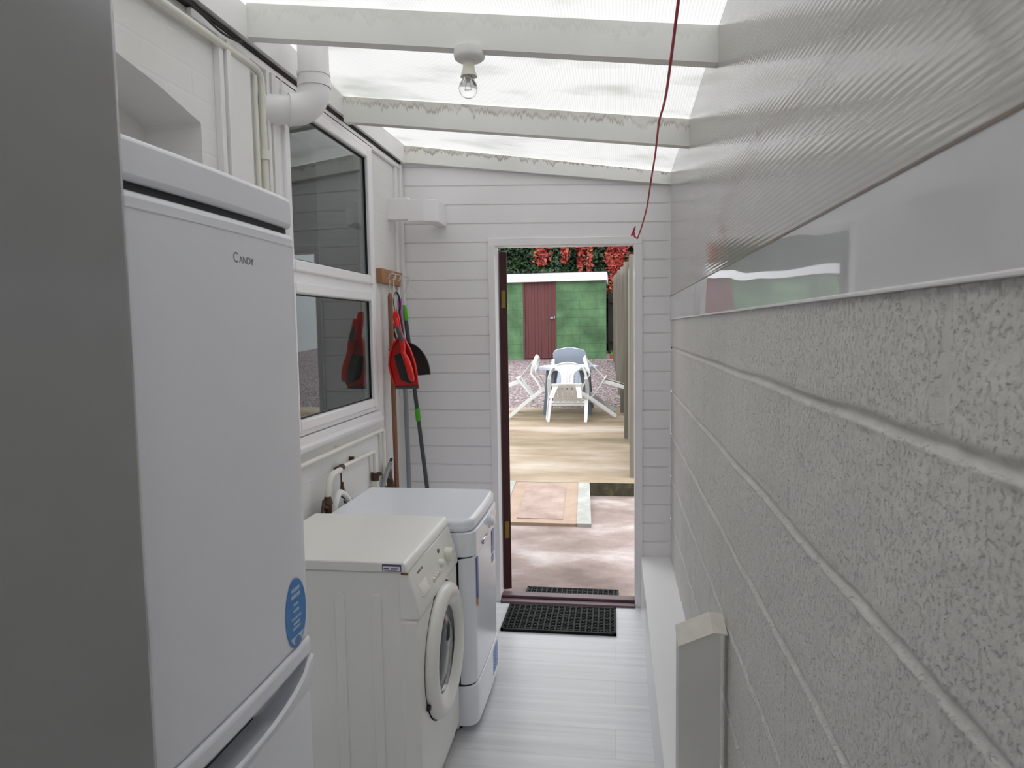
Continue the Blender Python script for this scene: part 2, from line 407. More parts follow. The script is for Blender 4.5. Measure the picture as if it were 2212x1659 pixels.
# kitchen behind the window
m = MB(); m.box(-4, -3.9, .8, 5, 0, 2.7); m.box(-3.9, ws, 4.9, 5, 0, 2.7); m.box(-3.9, ws, .8, .9, 0, 2.7); m.box(-3.9, ws, .9, 4.9, -.02, 0); m.box(-3.9, ws, .9, 4.9, 2.62, 2.7); m.box(ws-.02, ws, 4.0, 4.9, 0, 2.62)
tag(m.build('wall_kitchen', m_kitchen), 'dim room seen through the window on the left', 'wall', **ST)
# end wall: white shiplap boards with real grooves
def shiplap(m, x0, x1, z0, z1l, z1r):
    k0 = .691-.1055*7
    prof = []
    z = k0
    while z < 2.7:
        a, b = max(z, z0), min(z+.1055, 2.7)
        if b > a+.004:
            for zz, d in ((a, .008), (a+.005, .0), (b-.005, .0), (b-.004, .006), (b-.0005, .008)): prof.append((zz, d))
        z += .1055
    prof = [p for p in prof if p[0] > z0-.001]
    n = 2; pts = []
    def clip(zmax, zz): return min(zz, zmax)
    def lev(x, zz): return zz-.045*max(0, (zz-1.55)/.8)*(x-XL)/1.3      # the upper boards run slightly out of level
    ringL = [(x0, YE+d, clip(z1l, lev(x0, zz))) for zz, d in prof]; ringR = [(x1, YE+d, clip(z1r, lev(x1, zz))) for zz, d in prof]
    L = [m.b.verts.new(p) for p in ringL]; R = [m.b.verts.new(p) for p in ringR]
    for i in range(len(L)-1):
        if ringL[i+1][2]-ringL[i][2] > 1e-5 or ringR[i+1][2]-ringR[i][2] > 1e-5 or abs(ringL[i+1][1]-ringL[i][1]) > 1e-5:
            try: f = m.b.faces.new((L[i], R[i], R[i+1], L[i+1])); f.material_index = 0
            except Exception: pass
    m.box(x0, x1, YE+.0085, YE+.09, z0, min(z1l, z1r))
    if abs(z1l-z1r) > .001: m.hexa([(x0, YE+.0085, min(z1l, z1r)), (x1, YE+.0085, min(z1l, z1r)), (x1, YE+.09, min(z1l, z1r)), (x0, YE+.09, min(z1l, z1r)),
        (x0, YE+.0085, z1l), (x1, YE+.0085, z1r+.0001), (x1, YE+.09, z1r+.0001), (x0, YE+.09, z1l)])
    return m
DL, DR, DH = -.652, .112, 2.02
zl = lambda x: zat(YE, x)-.02
m = MB(); shiplap(m, XL+.01, DL-.02, 0, zl(XL), zl(DL-.02)); shiplap(m, DL-.02, DR+.03, DH+.02, zl(DL-.02), zl(DR+.03)); shiplap(m, DR+.03, XR, 0, zl(DR+.03), zl(XR))
tag(m.build('wall_back', m_upvc), 'end wall clad in white horizontal plastic shiplap boards', 'wall', **ST)
# door frame, threshold, leaf
m = MB(); m.box(DL-.042, DL-.002, YE-.012, YE+.1, 0, DH+.0102); m.box(DR-.002, DR+.042, YE-.012, YE+.1, 0, DH-.0038); m.hexa([(x, y, DH+z) for z in (0, .042) for x, y, z in ((DL-.0415, YE-.0115, z+.010), (DR+.0415, YE-.0115, z-.004), (DR+.0415, YE+.0995, z-.004), (DL-.0415, YE+.0995, z+.010))])
d1 = m.build('door_1', m_upvc, bevel=.003); tag(d1, 'white frame of the open garden doorway', 'door frame', **ST)
m = MB(); m.box(DL, DR, YE-.03, YE+.09, -.06, .012); m.box(DL, DR, YE+.02, YE+.085, .012, .028)
tag(m.build('trim_4', m_thres, bevel=.004), 'worn maroon timber threshold of the garden doorway', 'threshold', **ST)
leaf = empty('door', (DL+.004, YE+.10, .03), 'dark maroon door leaf opened outwards at the left of the doorway, seen edge-on', 'door', rz=math.radians(112))
MB().box(0, .75, -.045, 0, 0, 1.98).build('panel', m_maroon, leaf, .003)
for hz in (.31, 1.66): MB().box(-.0025, 0, -.034, -.010, hz, hz+.10).build('hinge', m_hinge, leaf)
MB().tube([(.69, -.046, 1.0), (.69, -.09, 1.0), (.60, -.09, 1.0)], .009).build('handle', m_chrome, leaf, smooth=True)

# ------------------------------------------------------------------ roof beams
def beam(y, bl, br, h, label, stain, th=.045, xl=-1.15, hr=None):
    hr = hr or h
    m = MB(); m.hexa([(xl, y, bl), (XR-.002, y, br), (XR-.002, y+th, br), (xl, y+th, bl), (xl, y, bl+h), (XR-.002, y, br+hr), (XR-.002, y+th, br+hr), (xl, y+th, bl+h)])
    o = m.build('roof_beam', m_beam)
    uv = o.data.uv_layers.new(name='UVMap')
    for p in o.data.polygons:
        for li in p.loop_indices:
            v = o.data.vertices[o.data.loops[li].vertex_index].co
            bot = bl+(br-bl)*(v.x-xl)/(XR-xl); uv.data[li].uv = (v.x+y*3.7, (v.z-bot)/h)
    a = o.data.attributes.new('stain', 'FLOAT', 'POINT'); a.data.foreach_set('value', [stain]*len(o.data.vertices))
    return tag(o, label, 'beam', 'white rafters under the roof')
beam(2.17, 2.51, 2.332, .106, 'white timber rafter nearest in view, with the bare bulb fixed beneath it', .12, hr=.104)
beam(2.97, 2.472, 2.294, .106, 'middle white timber rafter with faint brown water runs', .75)
beam(3.865, 2.503, 2.319, .092, 'stained white timber rafter on top of the boarded end wall', 1, .034, hr=.062)
beam(1.37, 2.52, 2.34, .106, 'white timber rafter overhead, nearer than the lamp rafter', .1)
beam(.57, 2.52, 2.345, .106, 'white timber rafter overhead, almost above the tall grey fridge', .1)
# wall plate + dark strip painted as its shadow line + strip below
m = MB(); m.hexa([(XL, YB, 2.515), (-1.15, YB, 2.515), (-1.15, YE, 2.497), (XL, YE, 2.497), (XL, YB, 2.625), (-1.15, YB, 2.625), (-1.15, YE, 2.597), (XL, YE, 2.597)])
tag(m.build('trim_5', m_white), 'white timber wall plate carrying the rafters on the left', 'trim', **ST)
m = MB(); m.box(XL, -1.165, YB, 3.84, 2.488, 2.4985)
tag(m.build('trim_6', m_gap), 'dark strip painted as the shadow line under the wall plate', 'trim', **ST)
m = MB(); m.box(XL, -1.172, 1.9, 3.84, 2.462, 2.488)
tag(m.build('trim_7', m_upvc, bevel=.003), 'narrow white strip above the window head', 'trim', **ST)
# vertical strips between recess and window
n = 8
for a, b, t, lab in [(2.03, 2.052, .022, 'vertical white cover strip beside the arched recess'), (2.062, 2.085, .03, 'second vertical white strip from the arched recess'), (2.095, 2.215, .02, 'flat vertical white board left of the slim cream pipe'),
                     (2.315, 2.335, .026, 'vertical white strip behind the soil pipe, nearest the slim cream pipe'), (2.345, 2.372, .03, 'vertical white strip touching the window frame'),
                     (3.775, 3.815, .012, 'vertical white strip by the corner of the end wall'), (3.84, 3.885, .022, 'vertical white corner strip against the end wall')]:
    z0 = 1.2 if a > 3.7 else 0
    tag(BX('trim_%d' % n, m_white, XL, XL+t, a, b, z0, 2.462 if a < 3 else 2.488, bevel=.002), lab, 'trim', **ST); n += 1
# floor-level boxing along the right wall
def boxing():
    m = MB(); y0, y1 = YB, YE-.001
    m.hexa([(.128, y0, 0), (XR+.004, y0, 0), (XR+.004, y1, 0), (.143, y1, 0), (.128, y0, .29), (XR+.004, y0, .29), (XR+.004, y1, .29), (.145, y1, .29)])
    tag(m.build('trim_%d' % n, m_conduit, bevel=.003), 'long low white pipe boxing along the foot of the block wall', 'trim', **ST)
boxing()
# timber post with chamfered top
post = empty('wooden_post', (.235, 1.93, .29), 'short grey timber post with a pale slanted top against the block wall', 'post')
m = MB(); m.prism([(.172, .292), (.172, .697), (.262, .737), (.283, .737), (.283, .292)], 'y', 1.90, 1.985); a = m.build('shaft', mat('grey_post_paint', (214, 213, 210), .6, var=.06, vs=4))
m = MB(); m.hexa([(.170, 1.897, .697), (.263, 1.897, .738), (.263, 1.988, .757), (.170, 1.988, .716), (.170, 1.897, .700), (.263, 1.897, .742), (.263, 1.988, .764), (.170, 1.988, .722)])
m.hexa([(.263, 1.897, .738), (.300, 1.897, .736), (.300, 1.988, .755), (.263, 1.988, .757), (.263, 1.897, .742), (.300, 1.897, .740), (.300, 1.988, .762), (.263, 1.988, .764)])
b = m.build('slanted_cap', mat('cream_cut_timber', (214, 210, 200), .6, var=.1, vs=30)); b['label'] = 'pale cream cut top of the post'
under(post, a, b)

# ------------------------------------------------------------------ window
wy0, wy1, wz0, wz1 = 2.385, 3.39, 1.175, 2.475
win = MB(); xo, xi = -1.172, -1.24
win.box(xi, xo, wy0, wy0+.055, wz0, wz1); win.box(xi, xo, wy1-.062, wy1, wz0, wz1); win.box(xi, xo, wy0+.055, wy1-.062, wz1-.05, wz1); win.box(xi, xo, wy0+.055, wy1-.062, wz0, wz0+.04); win.box(xi, xo, wy0+.055, wy1-.062, 1.745, 1.805)
w1 = win.build('window_1', m_upvc, bevel=.006, seg=3); tag(w1, 'white plastic-framed window of two stacked panes in the left wall', 'window', **ST)
def sash(y0, y1, z0, z1, t=.045):
    m = MB(); xo2 = -1.160
    for a in ((y0, y0+t, z0, z1), (y1-t, y1, z0, z1), (y0+t, y1-t, z1-t, z1), (y0+t, y1-t, z0, z0+t)): m.box(-1.225, xo2, *a)
    s = m.build('window_sash', m_upvc, w1, .008, seg=3)
    m = MB(); g = .004
    y0 += t; y1 -= t; z0 += t; z1 -= t
    for a in ((y0, y0+g, z0, z1), (y1-g, y1, z0, z1), (y0+g, y1-g, z1-g, z1), (y0+g, y1-g, z0, z0+g)): m.box(-1.1885, -1.1765, *a)
    m.build('seal', m_dark, s)
    MB().box(-1.188, -1.182, y0+g, y1-g, z0+g, z1-g).build('pane', m_pane, s)
sash(wy0+.04, wy1-.052, 1.795, wz1-.035); sash(wy0+.04, wy1-.052, wz0+.02, 1.758)
m = MB(); m.prism([(XL-.03, 1.108), (-1.170, 1.108), (-1.160, 1.120), (-1.160, 1.135), (-1.172, 1.140), (-1.174, 1.170), (XL-.03, 1.176)], 'y', wy0-.02, wy1+.03)
m.build('window_sill', m_upvc, w1, .003)

# ------------------------------------------------------------------ pipes
def bend(pts, r=.04, n=6):                        # rounds the corners of a polyline
    P = [Vector(p) for p in pts]; out = [P[0]]
    for a, b, c in zip(P, P[1:], P[2:]):
        d1 = (a-b).normalized(); d2 = (c-b).normalized(); q = min(r, (a-b).length*.49, (c-b).length*.49)
        s, e = b+d1*q, b+d2*q
        for i in range(n+1):
            t = i/n; out.append((1-t)**2*s+2*t*(1-t)*b+t*t*e)
    return out+[P[-1]]
def mk(name, label, cat, loc, parts, group=None):
    r = empty(name, loc, label, cat, group); under(r, *parts); return r
xp = XL+.022
a = MB().tube(bend([(xp, .2, 2.40), (xp, 1.3, 2.435), (xp, 2.285, 2.442), (xp, 2.285, 1.0), (xp, 2.285, .02)], .05), .0115, 12).build('pipe_run', m_cream, smooth=True)
cl = [MB().lathe([(.0165, -.016), (.0165, .016)], (xp, 2.285, 2.17), 'z', 16).box(XL, xp-.01, 2.27, 2.30, 2.155, 2.185).build('clip', m_cream, smooth=True),
      MB().box(XL, xp+.015, 1.62, 1.65, 2.415, 2.452).build('clip', m_cream, bevel=.003)]
mk('water_pipe', 'slim cream pipe along the wall top that turns down beside the window', 'pipe', (XL, 2.285, 2.44), [a]+cl)
# a second slimmer pipe next to it
a = MB().tube([(XL+.016, 2.25, 2.42), (XL+.016, 2.25, .02)], .008, 10).build('thin_pipe', m_cream, smooth=True); tag(a, 'thinner vertical cream pipe beside the bent cream pipe', 'pipe')
# black cable and bracket under the plate
a = MB().tube(bend([(-1.15, 1.55, 2.487), (-1.158, 1.9, 2.482), (-1.155, 2.03, 2.462), (-1.150, 2.12, 2.474), (-1.158, 2.15, 2.49)], .05), .0035, 8).build('cable', m_black, smooth=True); tag(a, 'short black cable looped under the wall plate', 'cable')
# soil pipe
W0, E0 = Vector((XL-.01, 2.325, 2.335)), Vector((-1.045, 2.43, 2.345))
hd_ = Vector((E0.x-W0.x, E0.y-W0.y, 0)).normalized(); el = []
for i in range(13):
    t = math.pi/2*i/12; el.append(E0-hd_*.085*(1-math.sin(t))+Vector((0, 0, .085*(1-math.cos(t)))))
a = MB().tube([W0, el[0]], .0495, 28).build('branch_pipe', m_upvc, smooth=True)
b = MB().tube(el, .0545, 28).build('elbow', m_upvc, smooth=True)
c = MB().tube([(E0.x, E0.y, 2.43), (E0.x, E0.y, 2.458)], .058, 28).tube([(E0.x, E0.y, 2.470), (E0.x, E0.y, 2.482)], .0575, 28).build('socket_collar', m_upvc, smooth=True)
d = MB().tube([(E0.x, E0.y, 2.45), (E0.x, E0.y, 2.95)], .054, 28).build('stack_pipe', m_upvc, smooth=True)
e = MB().tube([el[0]-hd_*.006, el[0]+hd_*.006], .0565, 28).build('socket_collar', m_upvc, smooth=True)
mk('soil_pipe', 'thick white plastic soil pipe bending from the wall up through the roof', 'pipe', (XL, 2.33, 2.345), [a, b, c, d, e])
# rectangular duct
yd = 3.66
a = MB().box(XL-.01, -1.075, yd, yd+.055, 2.158, 2.272).build('flat_channel', m_upvc, bevel=.003)
m = MB(); m.prism([(-1.078, yd-.004), (-1.0, yd-.004), (-.985, yd+.0), (-.925, yd+.05), (-.925, YE), (-.985, YE), (-.99, yd+.075), (-1.01, yd+.06), (-1.078, yd+.06)], 'z', 2.145, 2.262)
b = m.build('elbow', m_upvc, bevel=.003)
mk('vent_duct', 'white rectangular extractor duct elbow between brick and boarded walls', 'duct', (XL, yd, 2.21), [a, b])
# lower pipes
a = MB().tube(bend([(xp, 2.32, 1.067), (xp, 3.425, 1.068), (xp, 3.425, .02)], .03), .010, 12).build('pipe_run', m_cream, smooth=True)
b = MB().box(XL, xp+.002, 2.848, 2.862, 1.058, 1.080).build('clip', m_cream)
mk('water_pipe', 'cream pipe just below the window sill, turning down beside the wooden broom', 'pipe', (XL, 3.425, 1.068), [a, b])
a = MB().tube(bend([(xp, 2.86, .985), (xp, 3.28, .98), (xp, 3.28, .60)], .03), .010, 12).build('pipe_run', m_cream, smooth=True)
b = MB().tube([(xp, 2.80, .985), (xp, 2.865, .985)], [.013, .015], 10).build('coupling', m_brass, smooth=True)
c = MB().box(XL, xp, 3.0, 3.012, .985, 1.004).build('clip', m_brass)
d = MB().tube([(xp, 3.28, .835), (xp, 3.28, .875)], .02, 8).tube([(xp, 3.28, .855), (xp+.03, 3.29, .87)], .009, 8).build('stop_tap', m_brass, smooth=True)
mk('water_pipe', 'lower cream pipe ending in a dark coupling above the washing machine', 'pipe', (XL, 3.28, .98), [a, b, c, d])
xq = XL+.04
a = MB().tube(bend([(xq, 2.80, .985), (xq, 2.70, .985), (xq, 2.665, .93), (xq, 2.66, .80), (xq, 2.655, .55)], .07), .013, 12).build('hose', m_cream, smooth=True)
m = MB(); m.tube([(xq, 2.66, .905), (xq, 2.66, .875)], [.014, .021], 8).tube([(xq, 2.66, .875), (xq, 2.66, .835)], .017, 6).tube([(xq, 2.66, .855), (xq-.0, 2.615, .87)], .010, 8).tube([(xq, 2.60, .845), (xq, 2.62, .90)], .006, 8).tube([(xq, 2.66, .83), (xq, 2.66, .80)], .02, 8)
b = m.build('brass_valve', m_brass, smooth=True)
mk('fill_hose', 'short cream hose curving down into a blackened brass valve', 'hose', (XL, 2.66, .9), [a, b])
a = MB().tube(bend([(xq-.01, 2.83, .975), (xq-.01, 2.83, .93), (xq, 2.80, .90), (xq, 2.80, .87), (xq+.01, 2.90, .82)], .03), .003, 8).build('wire', m_black, smooth=True)
b = MB().tube([(xq, 2.815, .93), (xq, 2.815, .89)], [.006, .011], 8).build('weight', m_brass, smooth=True)
c = MB().tube(bend([(xq, 2.72, .60), (xq, 2.72, .84), (xq, 2.77, .90), (xq, 2.83, .875), (xq+.01, 2.87, .83)], .05), .014, 12).build('pipe_loop', m_white, smooth=True)
d = MB().tube([(xq, 2.86, .842), (xq+.012, 2.895, .815)], .018, 10).build('clamp', m_brass, smooth=True)
mk('drain_hose', 'white looped drain hose with rusty clamp behind the washing machine', 'hose', (XL, 2.8, .86), [a, b, c, d])
xq = XL+.022
a = MB().tube(bend([(xq+.03, 3.22, .6), (xq+.03, 3.25, .76), (xq+.03, 3.36, .85), (xq+.01, 3.49, .88)], .08), .012, 12).build('hose', m_hose, smooth=True)
m = MB(); m.tube([(xq, 3.49, .86), (xq, 3.46, .80)], [.015, .028], 8).tube([(xq, 3.47, .83), (xq, 3.52, .74)], [.02, .024], 8).tube([(xq, 3.42, .80), (xq, 3.54, .895)], .008, 8).tube([(xq, 3.43, .775), (xq, 3.41, .76)], .012, 8)
b = m.build('brass_valve', m_brass, smooth=True)
mk('inlet_hose', 'grey hose joined to a rusty brass tap beside the wooden broom', 'hose', (XL, 3.45, .85), [a, b])

# ------------------------------------------------------------------ lamp
lamp = empty('batten_lampholder', (-.437, 2.193, 2.44), 'white batten lampholder with a bare clear bulb under the rafter', 'lamp')
def lp(o): under(lamp, o); return o
lp(MB().lathe([(.0, -.031), (.040, -.031), (.046, -.026), (.048, -.018), (.048, .002), (0, .002)], (-.437, 2.193, 2.428), 'z', 36).build('ceiling_rose', m_white, smooth=True))
lp(MB().lathe([(.0, .0), (.017, .0), (.017, -.012), (.019, -.03), (.025, -.048), (.026, -.052), (.020, -.052), (0, -.05)], (-.440, 2.193, 2.40), 'z', 28).build('socket', m_cream, smooth=True))
bl = lp(MB().lathe([(.0128, .0), (.0135, -.008), (.019, -.018), (.027, -.030), (.0295, -.043), (.027, -.055), (.019, -.066), (.009, -.0715), (.001, -.0725)], (-.443, 2.193, 2.356), 'z', 32).build('bulb', m_bulb, smooth=True))
f = MB().tube([(-.443, 2.193, 2.355), (-.443, 2.193, 2.325)], [.008, .003], 10).tube([(-.441, 2.193, 2.33), (-.436, 2.193, 2.31), (-.450, 2.193, 2.31), (-.445, 2.193, 2.33)], .0008, 6).build('filament_stem', m_chrome, smooth=True)
f.parent = bl
f.matrix_parent_inverse = Matrix.Identity(4)

# ------------------------------------------------------------------ red cord
pts = [(.118, 1.2, 2.43), (.116, 1.33, 2.20), (.124, 1.6, 2.146), (.132, 1.9, 2.152), (.131, 2.1, 2.16), (.137, 2.3, 2.168), (.142, 2.5, 2.158), (.143, 2.7, 2.142), (.142, 2.9, 2.11), (.14, 3.1, 2.073), (.125, 3.3, 2.02), (.112, 3.44, 1.99)]
pts = [(.113, .35, 2.43), (.115, .9, 2.26)]+pts[2:]
sm = []
for i in range(len(pts)-1):
    a, b = Vector(pts[i]), Vector(pts[i+1])
    q0 = Vector(pts[max(0, i-1)]); q3 = Vector(pts[min(len(pts)-1, i+2)])
    for k in range(6):
        t = k/6; sm.append(.5*((2*a)+(b-q0)*t+(2*q0-5*a+4*b-q3)*t*t+(3*a-q0-3*b+q3)*t**3))
sm.append(Vector(pts[-1]))
r0 = MB().tube(sm, .0032, 8).build('line', m_cord, smooth=True)
k0 = MB().tube([(.112, 3.44, 1.99), (.100, 3.45, 2.0), (.094, 3.46, 2.018), (.088, 3.47, 2.012), (.098, 3.45, 2.036), (.103, 3.45, 2.05)], [.003, .004, .009, .007, .005, .002], 8).build('frayed_knot', m_cord, smooth=True)
mk('washing_line', 'red cord slung under the roof with a frayed knotted end above the doorway', 'cord', (.113, .35, 2.43), [r0, k0])

# ------------------------------------------------------------------ fridges
gf = empty('tall_fridge', (-.84, .40, 0), 'tall silver-grey fridge nearest the camera at the far left', 'fridge')
under(gf, MB().box(-1.15, -.60, .10, .69, .02, 2.04).build('body', m_greyfr, bevel=.01),
      MB().box(-.595, -.507, .10, .69, .80, 2.03).build('door', m_greyfr, bevel=.012, seg=4), MB().box(-.595, -.507, .10, .69, .06, .79).build('door', m_greyfr, bevel=.012, seg=4))
X0 = -.60
cf = empty('fridge_freezer', (-.88, 1.05, 0), 'white fridge freezer with a blue round sticker beside the washing machine', 'fridge')
def rprof(x0, x1, y0, y1, r=.03, bow=.012, n=6):   # plan outline with rounded front corners and bowed front
    P = [(x0, y0)]
    cx_ = x1-r
    for i in range(n+1):
        a = math.pi/2*i/n; P.append((cx_+r*math.sin(a), y0+r-r*math.cos(a)))
    for i in range(1, 8):
        t = i/8; P.append((x1+bow*4*t*(1-t), y0+r+(y1-y0-2*r)*t))
    for i in range(n+1):
        a = math.pi/2*i/n; P.append((cx_+r*math.cos(a), y1-r+r*math.sin(a)))
    P.append((x0, y1)); return P
FY0, FY1 = .785, 1.292
under(cf, MB().box(-1.13, -.675, FY0, FY1, .03, 1.80).build('body', m_candy, bevel=.004))
lid = MB().prism([(x, y) for x, y in rprof(-1.14, X0-.002, FY0-.004, FY1+.004, .035, .006)], 'z', 1.766, 1.822).build('top_cover', m_candy, bevel=.008, seg=3)
gk = MB().prism(rprof(-.69, X0-.012, FY0+.002, FY1-.002, .03, .005), 'z', 1.752, 1.768).build('dark_seal', m_dark)
ud = MB().prism(rprof(-.672, X0, FY0, FY1, .03, .005), 'z', .972, 1.754).build('upper_door', m_candy, bevel=.010, seg=3)
gk2 = MB().prism(rprof(-.665, X0+.0012, FY0+.001, FY1-.001, .03, .005), 'z', 1.731, 1.7335).build('trim_line', m_candy)
# upper door's bottom rail flares out, lower door top is scooped as a grip
rail = MB().prism(rprof(-.672, X0+.004, FY0, FY1, .03, .006), 'z', .937, .972).build('door_rail', m_candy, bevel=.008, seg=3)
ld = MB().prism(rprof(-.672, X0, FY0, FY1, .03, .005), 'z', .05, .862).build('lower_door', m_candy, bevel=.008, seg=3)
m = MB(); secs = []
for i in range(25):
    t = i/24; y = FY0+.012+(FY1-FY0-.024)*t; s = max(0, math.sin(math.pi*min(1, max(0, (t-.04)/.92))))**.45
    xf = X0-.001+.006*4*t*(1-t)
    zt = .934-.048*s; xi_ = xf-.014-.052*s
    secs.append([(-.665, y, .861), (xf-.004, y, .861), (xf+.006, y, .885), (xf+.007, y, zt-.004), (xf+.001, y, zt), (xf-.010, y, max(.872, zt-.006-.010*s)), (xi_, y, max(.868, zt-.014-.022*s)), (xi_-.006, y, .934), (-.668, y, .934)])
grip = m.loft(secs).build('grip_handle', m_candy, smooth=True, bevel=0)
hs = MB().prism(rprof(-.70, -.655, FY0+.01, FY1-.01, .01, 0), 'z', .86, .938).build('shadow_gap', m_grey)
under(cf, lid, gk, ud, gk2, rail, ld, grip, hs)
# logo
t1 = text('C', .023, m_logo, 'logo', (X0+.0045, 1.046, 1.684), (math.pi/2, 0, math.pi/2)); t2 = text('ANDY', .0165, m_logo, 'logo', (X0+.0045, 1.0645, 1.6835), (math.pi/2, 0, math.pi/2), sx=1.0)
# round sticker
def disc(name, x, y, z, ry, rz, m, n=40, th=.0008, half=None):
    P = []
    for k in range(n):
        a = 2*math.pi*k/n; yy, zz = ry*math.cos(a), rz*math.sin(a)
        if half and not half(yy, zz): continue
        P.append((y+yy, z+zz))
    return MB().prism(P, 'x', x, x+th).build(name, m)
sy_, sz_ = 1.214, 1.043
s1 = disc('sticker', X0+.0035, sy_, sz_, .042, .066, m_blue); s1['label'] = 'blue oval sticker near the door edge'
s2 = disc('sticker_print', X0+.0045, sy_, sz_, .038, .060, m_sticw, half=lambda a, b: b < -.038)
lines = [s2]
rows = [(.046, .017), (.034, .018), (.018, .010), (.006, .012), (-.008, .020), (-.018, .013), (-.027, .016)]
m = MB()
for dz, hw in rows:
    h = .0034 if dz > 0.02 else .0022
    nseg = 5
    for q in range(nseg):
        y0 = sy_-hw+2*hw*q/nseg; m.box(X0+.0044, X0+.0050, y0, y0+2*hw/nseg*.78, sz_+dz-h, sz_+dz+h)
s3 = m.build('sticker_print', m_sticw)
s4 = disc('sticker_print', X0+.0052, sy_, sz_-.052, .012, .008, m_blue2)
under(cf, t1, t2, s1, s2, s3, s4)
for q in (s1, s2, s3, s4):
    pass
for q in (t1, t2): q.matrix_parent_inverse = Matrix.Translation(-Vector(cf.location))

# ------------------------------------------------------------------ washing machine
WX, WY0, WY1, WZ = -.632, 2.005, 2.535, .87
wm = empty('washing_machine', (-.91, 2.27, 0), 'off-white front-loading washing machine nearest the camera, violet label on its lid edge', 'washing machine')
def U(o): under(wm, o); return o
m = MB(); y = WY0+.004
m.box(-1.15, WX+.0, y, WY1-.004, .015, .836)
U(m.build('cabinet', m_applw, bevel=.004))
m = MB()
for xc in (-.975, -.842, -.724):                  # embossed vertical ribs in the side panel
    P = [(xc-.017, .10)]
    for k in range(9):
        a = math.pi-math.pi*k/8; P.append((xc+.017*math.cos(a), .752+.017*math.sin(a)))
    P.append((xc+.017, .10)); m.prism(P, 'y', y-.0055, y+.002)
U(m.build('side_rib', m_applw, bevel=.005, seg=3))
U(MB().prism([(-1.15, .838), (WX+.012, .838), (WX+.006, .862), (WX-.004, WZ), (-1.15, WZ)], 'y', WY0-.002, WY1+.002).build('worktop', m_applw, bevel=.004, seg=2))
# control panel, leaning outwards to the bottom
P = [(WX-.02, .836), (WX+.010, .836), (WX+.034, .760), (WX+.046, .700), (WX+.040, .690), (WX-.02, .690)]
U(MB().prism(P, 'y', WY0+.001, WY1-.001).build('control_panel', m_applw, bevel=.006, seg=3))
fp = MB().prism([(WX-.02, .06), (WX+.038, .06), (WX+.040, .3), (WX+.040, .688), (WX-.02, .688)], 'y', WY0+.001, WY1-.001).build('front_panel', m_applw, bevel=.010, seg=4); U(fp)
U(MB().box(WX-.03, WX+.020, WY0+.01, WY1-.01, .012, .058).build('plinth', m_applw))
def onpanel(z): return WX+.010+(.836-z)/(.836-.700)*.036
m = MB(); n_ = []
U(MB().hexa([(onpanel(.742)+.001, 2.055, .742), (onpanel(.742)+.001, 2.145, .742), (onpanel(.742)+.012, 2.135, .744), (onpanel(.742)+.012, 2.065, .744), (onpanel(.79)-.002, 2.055, .79), (onpanel(.79)-.002, 2.145, .79), (onpanel(.79)+.001, 2.14, .788), (onpanel(.79)+.001, 2.06, .788)]).build('detergent_drawer_grip', m_applw, bevel=.003))
def knob(y, z, r, l):
    return U(MB().lathe([(r, 0), (r, l*.6), (r*.82, l), (0, l)], (onpanel(z)-.002, y, z), 'x', 24).build('programme_knob', m_cream, smooth=True))
knob(2.41, .765, .026, .028); knob(2.315, .765, .014, .020)
for i in range(4): U(MB().box(onpanel(.745)-.003, onpanel(.745)+.008, 2.20+i*.026, 2.216+i*.026, .738, .752).build('push_button', m_cream, bevel=.002))
U(MB().box(onpanel(.80)-.001, onpanel(.80)+.004, 2.325, 2.345, .792, .808).build('indicator_light', m_logo, bevel=.002))
U(MB().box(onpanel(.81)-.001, onpanel(.81)+.0022, 2.085, 2.115, .806, .814).box(onpanel(.81)-.001, onpanel(.81)+.0022, 2.122, 2.138, .806, .814).build('panel_print', m_logo))
dc = (WX+.036, 2.285, .475)
ring = [(.222, 0), (.224, .014), (.218, .030), (.196, .040), (.168, .036), (.150, .022), (.146, .010)]
door = MB(); R_ = []
for r, h in ring+[(.146, .0)]:
    R_.append([(dc[0]+h, dc[1]+r*math.cos(2*math.pi*k/64), dc[2]+r*math.sin(2*math.pi*k/64)) for k in range(64)])
door.loft(R_, cap=False); dr = U(door.build('door', m_applw, smooth=True))
U(MB().lathe([(.150, .008), (.146, .004), (.130, -.0), (.115, .012), (.08, .022), (0, .026)], dc, 'x', 48).build('glass_bowl', m_glassd, smooth=True))
U(MB().lathe([(.152, .006), (.152, .014), (.144, .014), (.144, .006)], dc, 'x', 48).build('rim_ring', m_chrome, smooth=True))
U(MB().lathe([(.229, -.001), (.229, .004), (.0, .004)], dc, 'x', 64).build('door_gap', m_black, smooth=True))
for dz in (-.075, -.125+.2): 
    pass
for z in (.375, .50): U(MB().box(dc[0]+.0, dc[0]+.016, 2.070, 2.088, z-.009, z+.009).build('door_hinge', m_black, bevel=.002))
U(MB().box(-.70, -.700+.060, WY0-.0033, WY0-.002, .842, .864).build('lid_sticker', m_sticp))
m = MB(); m.box(-.697, -.643, WY0-.0040, WY0-.0034, .844, .858); U(m.build('sticker_print', m_white))
m = MB(); m.box(-.695, -.678, WY0-.0046, WY0-.0040, .849, .853).box(-.672, -.650, WY0-.0046, WY0-.0040, .849, .853).box(-.693, -.655, WY0-.0046, WY0-.0040, .8455, .8468); U(m.build('sticker_lettering', m_sticp))
U(MB().box(WX-.010, WX+.013, WY0-.0028, WY0+.0, .832, .8375).build('rust_spot', m_rust))
for yy in (WY0+.06, WY1-.06):
    for xx in (-1.12, -.70): U(MB().lathe([(.02, 0), (.02, .016)], (xx, yy, 0), 'z', 14).build('foot', m_black, smooth=True))

